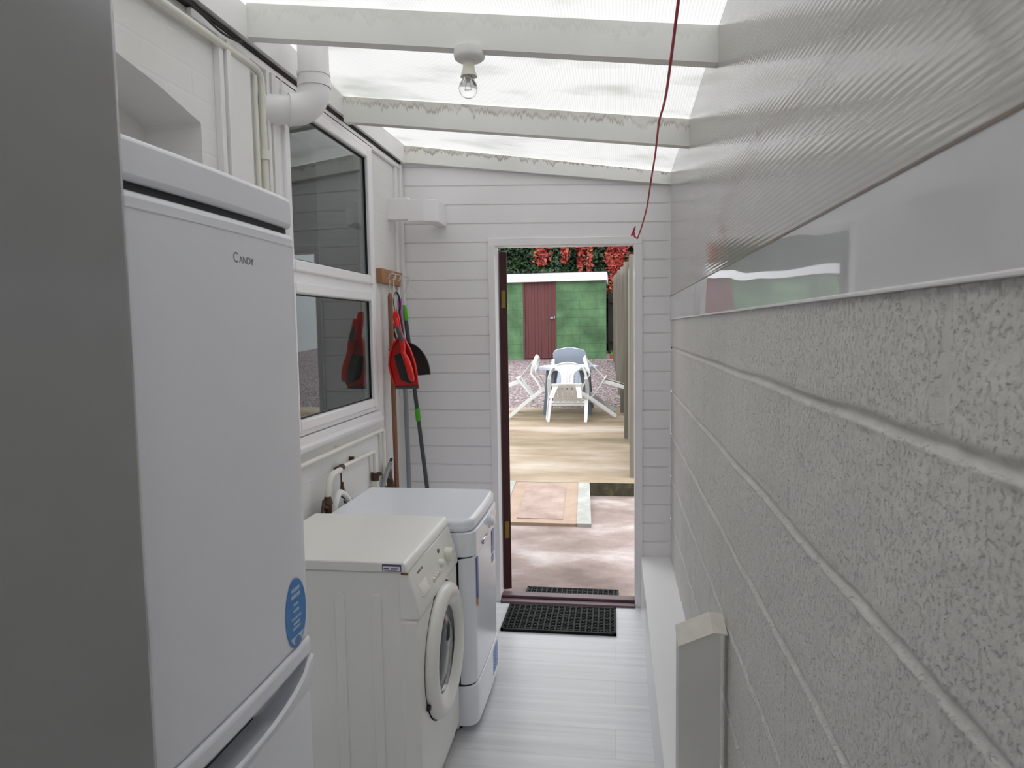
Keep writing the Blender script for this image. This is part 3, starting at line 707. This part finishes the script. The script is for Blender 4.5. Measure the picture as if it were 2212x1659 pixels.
# ------------------------------------------------------------------ tumble dryer
TX, TY0, TY1, TZ = -.528, 2.552, 3.085, .85
td = empty('tumble_dryer', (-.83, 2.82, 0), 'bluish-white tumble dryer between the washing machine and the garden doorway', 'tumble dryer')
def V(o): under(td, o); return o
V(MB().box(-1.12, TX-.075, TY0+.003, TY1-.003, .02, .80).build('cabinet', m_appl, bevel=.004))
V(MB().prism(rprof(-1.13, TX-.006, TY0-.002, TY1+.002, .055, .004), 'z', .80, TZ).build('worktop', m_appl, bevel=.018, seg=4))
V(MB().prism(rprof(TX-.10, TX, TY0, TY1, .05, .004), 'z', .705, .80).build('control_panel', m_appl, bevel=.004))
V(MB().prism(rprof(TX-.066, TX-.004, TY0+.002, TY1-.002, .05, .004), 'z', .20, .70).build('door', m_appl, bevel=.004))
V(MB().prism(rprof(TX-.080, TX-.010, TY0+.0022, TY1-.0022, .05, .004), 'z', .19, .71).build('dark_gap', m_black))
V(MB().prism(rprof(TX-.10, TX-.001, TY0, TY1, .05, .004), 'z', .035, .195).build('base_panel', m_appl, bevel=.004))
m = MB()
for i in range(8): m.box(TX+.0015, TX+.0035, 2.90, 3.02, .07+i*.014, .075+i*.014)
V(m.build('vent_grille', m_blue2))
V(MB().lathe([(.030, 0), (.028, .008), (.020, .012), (.018, .026), (0, .027)], (TX+.001, 2.86, .765), 'x', 28).build('programme_knob', m_appl, smooth=True))
V(MB().box(TX-.004, TX+.010, 2.70, 2.80, .712, .732).build('door_handle', m_chrome, bevel=.004))
V(MB().box(TX+.000, TX+.0035, 2.92, 3.03, .745, .79).build('drawer_front', m_appl, bevel=.001))
V(MB().box(TX-.0025, TX+.0012, 2.60, 2.625, .53, .69).build('sticker', m_blue2)); V(MB().box(TX-.0025, TX+.0015, 2.60, 2.622, .50, .53).build('sticker_print', m_orange))
V(MB().box(TX-.0, TX+.0015, 2.93, 2.99, .60, .70).build('sticker', m_blue2)); V(MB().box(TX-.0, TX+.0015, 2.93, 2.98, .56, .59).build('sticker', m_blue2))
for yy in (TY0+.06, TY1-.06):
    for xx in (-1.07, TX-.09): V(MB().lathe([(.02, 0), (.02, .02)], (xx, yy, 0), 'z', 14).build('foot', m_black, smooth=True))

# ------------------------------------------------------------------ brooms on the hook block
hb = empty('hook_rail', (XL, 3.62, 1.85), 'small varnished wooden hook block on the wall right of the window', 'hook rail')
p = [MB().box(XL, XL+.032, 3.45, 3.79, 1.812, 1.886).build('block', m_block, bevel=.003)]
for y in (3.53, 3.62, 3.71, 3.785):
    hook = []
    for i in range(11):
        a = math.radians(200-260*i/10); hook.append((XL+.06+.018*math.cos(a), y, 1.848+.018*math.sin(a)))
    p.append(MB().tube([(XL+.02, y, 1.84), (XL+.04, y, 1.842)]+hook[1:], .0022, 8).build('hook', m_hook, smooth=True))
under(hb, *p)
def ysh(px_x, y): return px_x
# wooden broom
yb = 3.52
r = empty('broom', (XL+.03, yb, .03), 'brown wooden broom handle hanging from the hook block behind the dryer', 'broom')
under(r, MB().tube([(XL+.040, yb+.02, 1.765), (XL+.040, yb+.02, 1.74), (XL+.044, yb+.02, 1.2), (XL+.052, yb+.02, .20)], [.008, .0125, .0125, .0125], 14).build('handle', m_wood, smooth=True),
      MB().tube([(XL+.045, 3.53, 1.835), (XL+.034, 3.535, 1.76), (XL+.046, 3.53, 1.74), (XL+.05, 3.532, 1.83)], .0018, 6).build('hanging_loop', m_string, smooth=True),
      MB().box(XL+.015, XL+.07, yb-.16, yb+.11, .10, .20).build('head', m_wood, bevel=.006), MB().box(XL+.018, XL+.067, yb-.155, yb+.105, .03, .10).build('bristles', m_black))
# purple handled mop w/ silver pole
r = empty('mop', (-1.12, 3.70, .03), 'grey metal mop pole with a purple grip, hanging behind the black dustpan', 'mop')
under(r, MB().tube([(-1.145, 3.70, 1.60), (-1.13, 3.70, 1.2), (-1.12, 3.71, .15)], .0125, 14).build('pole', m_polegrey, smooth=True),
      MB().tube([(-1.147, 3.70, 1.745), (-1.148, 3.70, 1.735), (-1.145, 3.70, 1.58)], [.008, .0135, .0135], 14).build('grip', m_purple, smooth=True),
      MB().tube([(XL+.05, 3.71, 1.84), (-1.147, 3.70, 1.74), (-1.14, 3.705, 1.80), (XL+.055, 3.712, 1.84)], .0016, 6).build('hanging_loop', m_string, smooth=True),
      MB().lathe([(.02, .13), (.03, .10), (.045, .0), (.0, .0)], (-1.12, 3.71, .025), 'z', 20).build('mop_head', m_string, smooth=True))
# green/grey mop
gy = 3.78
r = empty('mop', (-1.05, gy, .03), 'dark grey mop pole with lime green grip and joint, leaning by the boarded end wall', 'mop')
P0, P1 = Vector((-1.150, gy, 1.71)), Vector((-1.058, gy+.04, .705)); Dv = (P1-P0)
under(r, MB().tube([P0+Dv*.08, P0+Dv*1.0, P0+Dv*1.55], .0115, 14).build('pole', m_grey, smooth=True),
      MB().tube([P0, P0+Dv*.015, P0+Dv*.085], [.008, .0145, .0145], 16).build('grip', m_green, smooth=True),
      MB().tube([P0+Dv*.575, P0+Dv*.645], .0145, 16).build('joint', m_green, smooth=True),
      MB().tube([(XL+.06, 3.785, 1.835), (-1.148, gy, 1.70), (-1.158, gy, 1.74), (XL+.064, 3.786, 1.835)], .0014, 6).tube([(XL+.06, 3.785, 1.835), (XL+.09, 3.79, 1.80), (XL+.125, 3.79, 1.77)], .0014, 6).build('hanging_loop', m_string, smooth=True),
      MB().box(-1.08, -.95, gy-.02, gy+.07, .02, .06).build('head', m_grey, bevel=.01))
# dustpans: outline in a plane facing the camera, given depth
def pan_frame(o, loc, rz, ry=0, rx=0):
    o.location = loc; o.rotation_euler = (rx, ry, rz)
bp_ = empty('dustpan', (0, 0, 0), 'black fan-shaped dustpan hanging behind the red dustpan', 'dustpan')
def fan(w, h, n=20):
    P = []
    for k in range(n+1):
        a = math.radians(-4+188*k/n); P.append((w*math.cos(a)*(1+.0), h*math.sin(a)))
    return P
o_ = []
P = fan(.130, .175); m = MB()
m.prism([(x, z) for x, z in P], 'y', 0, .004)
rim = [(x, 0.0-.012, z) for x, z in P]
for k in range(len(P)-1):
    a, b = P[k], P[k+1]
    m.hexa([(a[0], -.03, a[1]), (b[0], -.03, b[1]), (b[0], .004, b[1]), (a[0], .004, a[1]), (a[0]*.97, -.03, a[1]*.97), (b[0]*.97, -.03, b[1]*.97), (b[0]*.97, .004, b[1]*.97), (a[0]*.97, .004, a[1]*.97)])
m.build('pan', m_black, bp_)
m = MB(); m.tube([(0, -.01, .165), (-.004, -.01, .25), (-.010, -.01, .335)], .012, 12)
lp_ = [(-.012+.016*math.cos(a), -.01, .385+.055*math.sin(a)) for a in [math.radians(-60+300*k/14) for k in range(15)]]
m.tube(lp_, .005, 8); m.tube([(-.03, -.01, .17), (-.045, -.01, .24), (-.020, -.01, .33)], .006, 8)
m.build('handle', m_black, bp_)
MB().tube([(-.012, -.012, .43), (-.020, -.008, .50), (-.024, -.02, .512), (-.014, -.012, .43)], .0016, 6).build('hanging_loop', m_string, bp_)
pan_frame(bp_, (-1.108, 3.655, 1.335), math.radians(8), math.radians(-4))
rp = empty('dustpan', (0, 0, 0), 'red plastic dustpan hung lip-down in front of the black one', 'dustpan')
# red pan: outline (x,z) with a scooped floor
OUT = [(-.058, 0), (.060, 0), (.058, .06), (.050, .12), (.028, .19), (.006, .235), (-.012, .27), (-.036, .25), (-.062, .215), (-.078, .165), (-.082, .11), (-.07, .05)]
m = MB(); m.prism(OUT, 'y', .0, .004)
for k in range(1, len(OUT)-0):
    a, b = OUT[k], OUT[(k+1) % len(OUT)]
    if k == 0 or (k+1) % len(OUT) == 0: 
        b = (-.058, 0)
    if k >= 1:
        h1 = .05*min(1, a[1]/.05+.1); h2 = .05*min(1, b[1]/.05+.1); q = .93
        c = (-.01, .12)
        ai = (c[0]+(a[0]-c[0])*q, c[1]+(a[1]-c[1])*q); bi = (c[0]+(b[0]-c[0])*q, c[1]+(b[1]-c[1])*q)
        m.hexa([(a[0], 0, a[1]), (b[0], 0, b[1]), (bi[0], 0, bi[1]), (ai[0], 0, ai[1]), (a[0]*1.03, -h1, a[1]), (b[0]*1.03, -h2, b[1]), (bi[0], -h2, bi[1]), (ai[0], -h1, ai[1])])
m.build('pan', m_red, rp, smooth=False)
MB().box(-.060, .062, -.006, .006, -.012, .003).build('rubber_lip', m_grey, rp, .002)
MB().loft([[(cx_-w_, -.028-.01, z), (cx_+w_, -.028-.01, z), (cx_+w_, -.008, z), (cx_-w_, -.008, z)] for cx_, z, w_ in ((-.014, .24, .014), (-.030, .29, .014), (-.040, .35, .016), (-.042, .385, .010))]).build('handle', m_red, rp, .005)
MB().tube([(-.042, -.02, .38), (-.052, -.016, .46), (-.050, -.01, .55), (-.046, -.02, .46), (-.042, -.02, .38)], .0018, 6).build('hanging_loop', m_string, rp)
pan_frame(rp, (-1.053, 3.47, 1.284), math.radians(10), math.radians(0))
rb = empty('hand_brush', (0, 0, 0), 'red hand brush with grey grip and black bristles clipped in the red dustpan', 'brush')
def sec(cx_, z, w_, d0, d1): return [(cx_+w_*math.cos(a), (d0+d1)/2+(d1-d0)/2*math.sin(a), z) for a in [2*math.pi*k/12 for k in range(12)]]
MB().loft([sec(.038, .030, .008, -.085, -.06), sec(.034, .045, .016, -.095, -.055), sec(.026, .09, .018, -.10, -.055), sec(.010, .145, .017, -.10, -.055), sec(-.006, .18, .013, -.09, -.055)]).build('brush_back', m_red, rb, smooth=True)
MB().loft([sec(-.005, .175, .012, -.088, -.055), sec(-.004, .20, .013, -.09, -.055), sec(-.008, .235, .014, -.09, -.06)]).build('neck', m_red, rb, smooth=True)
MB().loft([sec(-.008, .232, .012, -.088, -.06), sec(-.018, .27, .013, -.09, -.06), sec(-.030, .31, .009, -.085, -.062)]).build('grip', m_grey, rb, smooth=True)
MB().loft([sec(-.030, .306, .010, -.085, -.06), sec(-.035, .335, .011, -.085, -.06), sec(-.034, .35, .006, -.08, -.062)]).build('handle_end', m_red, rb, smooth=True)
MB().hexa([(-.018, -.07, .035), (.036, -.07, .015), (.036, -.008, .020), (-.020, -.008, .04), (-.052, -.072, .165), (-.006, -.075, .18), (-.012, -.008, .16), (-.052, -.008, .155)]).build('bristles', m_black, rb, .006)
pan_frame(rb, (-1.053, 3.47, 1.284), math.radians(10), math.radians(0))

# ------------------------------------------------------------------ mats
def mat_obj(x0, x1, y0, y1, z, label, skew=0):
    m = MB(); w_ = .012; h = .014
    m.box(x0, x1, y0, y0+w_, z, z+h); m.box(x0, x1, y1-w_, y1, z, z+h); m.box(x0, x0+w_, y0, y1, z, z+h); m.box(x1-w_, x1, y0, y1, z, z+h)
    nx = int((x1-x0)/.030); ny = int((y1-y0)/.018)
    for i in range(1, nx): 
        xx = x0+(x1-x0)*i/nx; m.box(xx-.004, xx+.004, y0+w_, y1-w_, z, z+h*.9)
    for j in range(1, ny):
        yy = y0+(y1-y0)*j/ny; m.box(x0+w_, x1-w_, yy-.0035, yy+.0035, z, z+h*.8)
    for i in range(nx):
        for j in range(ny):
            xx = x0+(x1-x0)*(i+.5)/nx; yy = y0+(y1-y0)*(j+.5)/ny
            if j % 2: m.box(xx-.003, xx+.003, yy-.008, yy+.008, z, z+h*1.0)
    m.box(x0+.002, x1-.002, y0+.002, y1-.002, z, z+.0025)
    o = m.build('door_mat', mat('black_rubber', (15, 16, 17), .65, spec=.25)); return tag(o, label, 'mat')
mat_obj(-.592, .006, 3.497, 3.835, 0.0005, 'black rubber grid door mat on the grey indoor floor')
mat_obj(-.53, .022, 4.01, 4.13+.03, -.0195, 'black rubber grid mat just outside the threshold')

# ------------------------------------------------------------------ outdoors
def gz(y): return .1+.0516*(y-6.57)
o = BX('ground', m_conc, -6, 4, YE+.0, 6.60, -.2, -.02); tag(o, 'pinkish worn concrete just outside the doorway', 'ground', **ST)
def slab(name, m_, y0, y1, x0, x1, label, z0=None, lift=0):
    m = MB(); m.hexa([(x0, y0, -.2), (x1, y0, -.2), (x1, y1, -.2), (x0, y1, -.2), (x0, y0, gz(y0)+lift), (x1, y0, gz(y0)+lift), (x1, y1, gz(y1)+lift), (x0, y1, gz(y1)+lift)])
    return tag(m.build(name, m_), label, 'ground', **ST)
slab('patio', m_patio, 6.60, 10.95, -6, 4, 'raised mossy tan concrete patio under the table and chairs')
slab('gravel_bed', m_gravel, 10.95, 40, -8, 8, 'pinkish grey gravel in front of the green shed')
m = MB(); m.box(-.238, 4, 6.585, 6.60, -.02, .102)
tag(m.build('patio_step', m_riser), 'dark mossy riser of the patio step right of the access cover', 'step', **ST)
def ramp(name, m_, x0, x1, xt0, xt1, y0, y1, z0, z1, label, th=.006, cat='cover'):
    m = MB(); m.hexa([(x0, y0, -.1), (x1, y0, -.1), (xt1, y1, -.1), (xt0, y1, -.1), (x0, y0, z0), (x1, y0, z0), (xt1, y1, z1), (xt0, y1, z1)]); return m.build(name, m_)
dcv = empty('access_cover', (-.6, 6.0, -.02), 'pinkish drain access cover in an orange mortar surround with pale kerbs', 'access cover')
under(dcv, ramp('surround', m_terr, -.92, -.30, -.94, -.34, 5.53, 6.60, .004, .098, ''),
      ramp('cover_plate', m_cover, -.80, -.42, -.82, -.45, 5.62, 6.50, .017, .094, ''),
      ramp('kerb', m_kerb, -.30, -.185, -.34, -.235, 5.52, 6.60, .010, .104, ''), ramp('kerb', m_kerb, -1.06, -.92, -1.06, -.94, 5.53, 6.60, .010, .104, ''))

# ---- garden chairs
def chair_parts(root, mc, solid=False):
    # local frame: seat faces +Y, x lateral
    def strip(path, wx, th, name, m_):            # flat band following points, width along x
        rings = []
        P = [Vector(p) for p in path]
        for i, p in enumerate(P):
            t = (P[min(i+1, len(P)-1)]-P[max(i-1, 0)]).normalized(); nrm = Vector((0, -t.z, t.y))
            w_ = wx[i] if isinstance(wx, list) else wx
            rings.append([p+Vector((-w_, 0, 0))+nrm*th, p+Vector((w_, 0, 0))+nrm*th, p+Vector((w_, 0, 0))-nrm*th, p+Vector((-w_, 0, 0))-nrm*th])
        return MB().loft(rings).build(name, m_, root, .004)
    # seat with slots: slats front to back joined by rear and front bands
    m = MB()
    for k in range(6):
        x0 = -.205+k*.0705; m.hexa([(x0, -.16, .395), (x0+.058, -.16, .395), (x0+.058, .19, .425), (x0, .19, .425), (x0, -.16, .405), (x0+.058, -.16, .405), (x0+.058, .19, .435), (x0, .19, .435)])
    m.box(-.215, .215, -.20, -.15, .392, .406); m.box(-.235, .235, .18, .225, .40, .437)
    m.box(-.235, .235, .215, .225, .375, .437)
    m.build('seat', mc, root, .003)
    # backrest: slotted splat widening into the hoop
    m = MB()
    if solid:
        rings = []
        for y_, z_, hw in ((-.17, .40, .20), (-.20, .50, .235), (-.235, .62, .265), (-.27, .73, .265), (-.285, .79, .235), (-.293, .82, .17), (-.297, .832, .08)):
            rings.append([(-hw, y_+.02, z_), (-hw*.5, y_, z_), (hw*.5, y_, z_), (hw, y_+.02, z_), (hw, y_+.030, z_), (hw*.5, y_+.010, z_), (-hw*.5, y_+.010, z_), (-hw, y_+.030, z_)])
        m.loft(rings)
    else:
        zz = [(-.165, .40, .085), (-.195, .50, .085), (-.225, .60, .09), (-.240, .66, .11)]
        for k in range(4):
            rings = []
            for y_, z_, hw in zz:
                x0 = -hw+2*hw*k/4; x1 = x0+2*hw/4-(.006 if k < 3 else 0)
                rings.append([(x0, y_, z_), (x1, y_, z_), (x1, y_+.008, z_), (x0, y_+.008, z_)])
            m.loft(rings)
        rings = []
        for y_, z_, hw in ((-.237, .65, .11), (-.252, .70, .165), (-.266, .75, .20), (-.278, .79, .16), (-.285, .81, .09)):
            rings.append([(-hw, y_, z_), (hw, y_, z_), (hw, y_+.009, z_), (-hw, y_+.009, z_)])
        m.loft(rings)
    m.build('backrest', mc, root, .003)
    # hoop: back arch running into the arms
    path = []
    for k in range(17):
        a = math.pi*k/16; x = -.262*math.cos(a); t_ = math.sin(a)
        path.append((x, -.12-.165*t_**.8, .62+.19*t_**.75))
    if solid: path = []
    full = [(-.272, .19, .60), (-.275, .08, .622), (-.270, -.05, .622)]+path+[(.270, -.05, .622), (.275, .08, .622), (.272, .19, .60)]
    for nm, pa in ([('arm_hoop', full)] if not solid else [('arm', full[:3]+[(-.262, -.20, .63)]), ('arm', [(.262, -.20, .63)]+full[3:])]):
        rings = []
        P = [Vector(p) for p in pa]
        for i, p in enumerate(P):
            t = (P[min(i+1, len(P)-1)]-P[max(i-1, 0)]).normalized()
            up = Vector((0, 0, 1)) if solid or i < 4 or i > len(P)-5 else Vector((p.x, -.1, .45*math.sin(math.pi*(i-3)/(len(P)-7))+.2)).normalized()
            u = (up-t*up.dot(t)).normalized(); v = t.cross(u)
            rings.append([p+u*.010+v*.027, p+u*.010-v*.027, p-u*.010-v*.027, p-u*.010+v*.027])
        MB().loft(rings).build(nm, mc, root, .004)
    for s in (-1, 1):
        for pts_ in ([(s*.265, .19, .60, .026), (s*.258, .195, .42, .028), (s*.262, .215, .2, .024), (s*.262, .235, 0, .022)], [(s*.155, -.15, .40, .036), (s*.178, -.20, .2, .030), (s*.192, -.245, 0, .026)]):
            r1 = [[(x-w_, y, z), (x+w_, y, z), (x+w_, y+.008, z), (x-w_, y+.008, z)] for x, y, z, w_ in pts_]
            r2 = [[(x+s*w_-.004, y, z), (x+s*w_+.004, y, z), (x+s*w_+.004, y-(.05 if y > 0 else -.05), z), (x+s*w_-.004, y-(.05 if y > 0 else -.05), z)] for x, y, z, w_ in pts_]
            MB().loft(r1).loft(r2).build('leg', mc, root, .002)
def copy_tree(o, parent=None):
    c = o.copy(); C.objects.link(c); c.parent = parent
    for ch in [q for q in bpy.data.objects if q.parent == o]: copy_tree(ch, c)
    return c
TILT = math.radians(-56)
def place_chair(o, foot, rz, tilt=TILT):
    # rotate about the front feet (local y .262, z 0)
    R = Matrix.Rotation(rz, 4, 'Z') @ Matrix.Rotation(tilt, 4, 'X')
    piv = R @ Vector((0, .235*o.scale.y, 0)); o.location = Vector(foot)-piv; o.rotation_mode = 'XYZ'; o.rotation_euler = R.to_euler()
ch = empty('garden_chair', (0, 0, 0), 'white plastic garden chair tipped against the near side of the table, back to the doorway', 'chair', 'white plastic chairs tipped against the garden table')
chair_parts(ch, m_chair)
chairs = [ch]+[copy_tree(ch) for _ in range(2)]
far = empty('garden_chair', (0, 0, 0), 'pale grey garden chair with a solid back, tipped on the far edge of the table', 'chair')
chair_parts(far, m_table, True); chairs.append(far)
ch.scale = (1, .9, .9); place_chair(chairs[0], (-.655, 9.69, gz(9.69)+.003), 0)
chairs[1]['label'] = 'white plastic garden chair tipped against the left side of the table'
place_chair(chairs[1], (-1.49, 10.22, gz(10.22)-.008), math.radians(-90))
chairs[2]['label'] = 'white plastic garden chair tipped against the right side of the table'
place_chair(chairs[2], (.015, 10.3, gz(10.3)-.008), math.radians(90), math.radians(-60))
place_chair(chairs[3], (-.70, 11.50, gz(11.50)+.003), math.radians(180))
# ---- table
tz = gz(10.55); tb = empty('garden_table', (-.68, 10.58, tz), 'pale blue-grey round plastic garden table on the patio', 'table')
def T(o): o.parent = tb
T(MB().lathe([(0, .695), (.40, .695), (.44, .690), (.447, .68), (.447, .645), (.437, .645), (.43, .67), (0, .67)], (0, 0, 0), 'z', 64).build('tabletop', m_table, smooth=True))
for sx_ in (-1, 1):
    for sy2 in (-1, 1):
        m = MB(); dzf = .0516*(sy2*.42)
        rings = []
        for t, w_, o2 in ((0, .075, .24), (.5, .055, .28), (1, .032, .33)):
            z = .672-(.672-dzf)*t; x, y = sx_*o2, sy2*o2
            rings.append([(x-w_, y, z), (x+w_, y, z), (x+w_, y+.012, z), (x-w_, y+.012, z)])
        m.loft(rings)
        T(m.build('leg', m_tleg, bevel=.004))
# ---- shed
sy0 = 18.75; sb = gz(sy0)
sh = empty('shed', (-2.2, sy0, sb), 'green painted block shed with white roof edge at the end of the garden', 'shed')
def SH(o): under(sh, o); return o
m = MB(); m.box(-5.2, -2.40, sy0, sy0+2.1, sb-.1, 2.80); m.box(-1.53, -.215, sy0, sy0+2.1, sb-.1, 2.80); m.box(-2.40, -1.53, sy0+.12, sy0+2.1, sb-.1, 2.80)
SH(m.build('block_walls', m_shed))
SH(MB().box(-5.3, -.17, sy0-.10, sy0+2.25, 2.795, 3.01).build('roof_fascia', mat('bright_white_roof_edge', (240, 240, 242), .5)))
SH(MB().box(-5.3, -.19, sy0-.08, sy0+2.2, 3.01, 3.03).build('roof_felt', m_dark))
dmr = MB()
for k in range(9): dmr.box(-2.36+k*.0885, -2.36+k*.0885+.086, sy0+.02, sy0+.045, sb+.03, 2.76)
dd = dmr.build('door', m_sheddoor, bevel=.004); SH(dd)
m = MB(); m.box(-2.41, -2.36, sy0-.01, sy0+.06, sb, 2.795); m.box(-1.565, -1.52, sy0-.01, sy0+.06, sb, 2.795); m.box(-2.36, -1.565, sy0-.01, sy0+.06, 2.76, 2.795); SH(m.build('door_frame', m_sheddoor))
SH(MB().box(-1.68, -1.60, sy0-.012, sy0+.02, 1.80, 1.86).box(-1.585, -1.55, sy0-.03, sy0-.01, 1.80, 1.88).build('padlock_hasp', m_chrome, bevel=.006))
# ---- fences
def fence(p0, p1, h, bw, m_, name, label, jag=0.03):
    r = empty(name, (p0[0], p0[1], gz(p0[1])), label, 'fence')
    d = Vector((p1[0]-p0[0], p1[1]-p0[1], 0)); L = d.length; d.normalize(); nrm = Vector((-d.y, d.x, 0))
    m = MB(); n_ = int(L/bw)
    for i in range(n_):
        a = Vector((p0[0], p0[1], 0))+d*(i*bw); b = a+d*(bw*1.18); z0 = gz(a.y)-.05; z1 = gz(a.y)+h+random.uniform(-jag, jag)
        if (i//12) % 2: z1 += .05
        o1, o2 = nrm*.004, nrm*.030
        q = [a+o1, b+o2, b+o2+nrm*.012, a+o1+nrm*.02]
        m.hexa([(v.x, v.y, z0) for v in q]+[(v.x, v.y, z1) for v in q])
    under(r, m.build('fence_boards', m_))
    for k in range(int(L/1.83)+1):
        a = Vector((p0[0], p0[1], 0))+d*(k*1.83)+nrm*.045
        under(r, BX('fence_post', m_, a.x-.045, a.x+.045, a.y-.045, a.y+.045, gz(a.y)-.1, gz(a.y)+h+.06))
    for zr in (.35, h-.3):
        a = Vector((p0[0], p0[1], 0)); b = Vector((p1[0], p1[1], 0))
        m = MB(); q = [a-nrm*.05, b-nrm*.05, b, a]; m.hexa([(v.x, v.y, gz(v.y)+zr) for v in q]+[(v.x, v.y, gz(v.y)+zr+.07) for v in q]); under(r, m.build('fence_rail', m_))
    return r
fence((.235, 6.85), (.06, 18.4), 2.08, .145, m_fence, 'wooden_fence', 'weathered upright-board fence running down the right side of the garden')
fence((-.12, 20.3), (1.9, 20.3), 1.75, .14, m_darkfence, 'wooden_fence', 'dark brown board fence glimpsed beyond the right corner of the shed')
pt = empty('flower_pot', (-.055, 18.75, gz(18.75)), 'small terracotta pot with a green sprout by the shed corner', 'plant pot')
MB().lathe([(.0, 0), (.045, 0), (.062, .10), (.066, .12), (.0, .12)], (0, 0, 0), 'z', 20).build('pot', m_terpot, pt, smooth=True)
m = MB()
for k in range(7):
    a = k*.9; m.tube([(0, 0, .11), (.02*math.cos(a), .02*math.sin(a), .17), (.05*math.cos(a), .05*math.sin(a), .21+.02*(k % 3))], [.004, .005, .001], 5)
m.build('sprout', m_green, pt)
# ---- hedge and creeper
def leaves(m, gen, n, s0, s1):
    for _ in range(n):
        p, nr = gen(); s = random.uniform(s0, s1)
        nr = (nr+Vector((random.uniform(-.7, .7), random.uniform(-.7, .7), random.uniform(-.5, .9)))).normalized(); u = nr.orthogonal().normalized(); v = nr.cross(u); a = random.uniform(0, 6.28)
        U1 = u*math.cos(a)+v*math.sin(a); V1 = nr.cross(U1)
        vs = [m.b.verts.new(p+q) for q in (-U1*s, -V1*s*.55+nr*s*.1, U1*s, V1*s*.55+nr*s*.1)]
        m._m([m.b.faces.new(vs)])
hd = empty('ivy_hedge', (-2, 21.6, gz(21.6)), 'tall dark green ivy hedge behind the shed', 'hedge')
def hy(x, z): return 21.3+.35*noise.noise((x*1.3, z*1.5, 7))+.18*noise.noise((x*4, z*4, 1))
m = MB(); nx, nz = 60, 30; rings = []
for j in range(nz+1):
    z = .8+4.4*j/nz; rings.append([(-7+11*i/nx, hy(-7+11*i/nx, z)+.12, z) for i in range(nx+1)])
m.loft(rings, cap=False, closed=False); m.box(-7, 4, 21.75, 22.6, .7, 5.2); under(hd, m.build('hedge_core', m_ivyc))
m = MB()
def gh():
    x, z = random.uniform(-6, 2.6), random.uniform(2.2, 5.2); return Vector((x, hy(x, z)+random.uniform(-.08, .1), z)), Vector((0, -1, .3))
leaves(m, gh, 11000, .035, .075); o = m.build('leaf_mass', m_ivy); o['kind'] = 'stuff'; under(hd, o)
def creeper(x, zt, zb, w_, n_, label, y=None):
    m = MB(); m.use(m_redleaf); m.use(m_orleaf)
    r = empty('creeper_strand', (x, 21.0, zt), label, 'creeper', 'red creeper strands hanging on the hedge')
    def g():
        t = random.random()**.8; z = zt+(zb-zt)*t; ww = w_*(1-.6*t); xx = x+random.gauss(0, ww*.5); yy = (y if y else hy(xx, z)-.12)+random.uniform(-.08, .08)
        return Vector((xx, yy, z)), Vector((0, -1, .3))
    m.use(m_redleaf); leaves(m, g, int(n_*.78), .045, .085); m.use(m_orleaf); leaves(m, g, int(n_*.22), .04, .08)
    o = m.build('creeper_leaves'); o['kind'] = 'stuff'; under(r, o)
    under(r, MB().tube([(x, (y or hy(x, zt))-.02, zt), (x+.05, (y or hy(x, zb))-.05, zb)], .012, 6).build('stem', m_brass))
creeper(-2.15, 5.0, 3.45, .42, 420, 'red creeper strand hanging above the left part of the shed roof')
creeper(-1.45, 5.0, 3.5, .22, 200, 'orange-red creeper strand above the shed door')
creeper(-.98, 5.0, 3.2, .2, 240, 'long narrow red creeper strand right of the shed door')
creeper(-.72, 5.0, 2.95, .15, 170, 'thin orange creeper strand reaching the shed roof')
creeper(.10, 5.0, 2.2, .50, 1250, 'broad scarlet creeper hanging past the right corner of the shed', y=21.15)
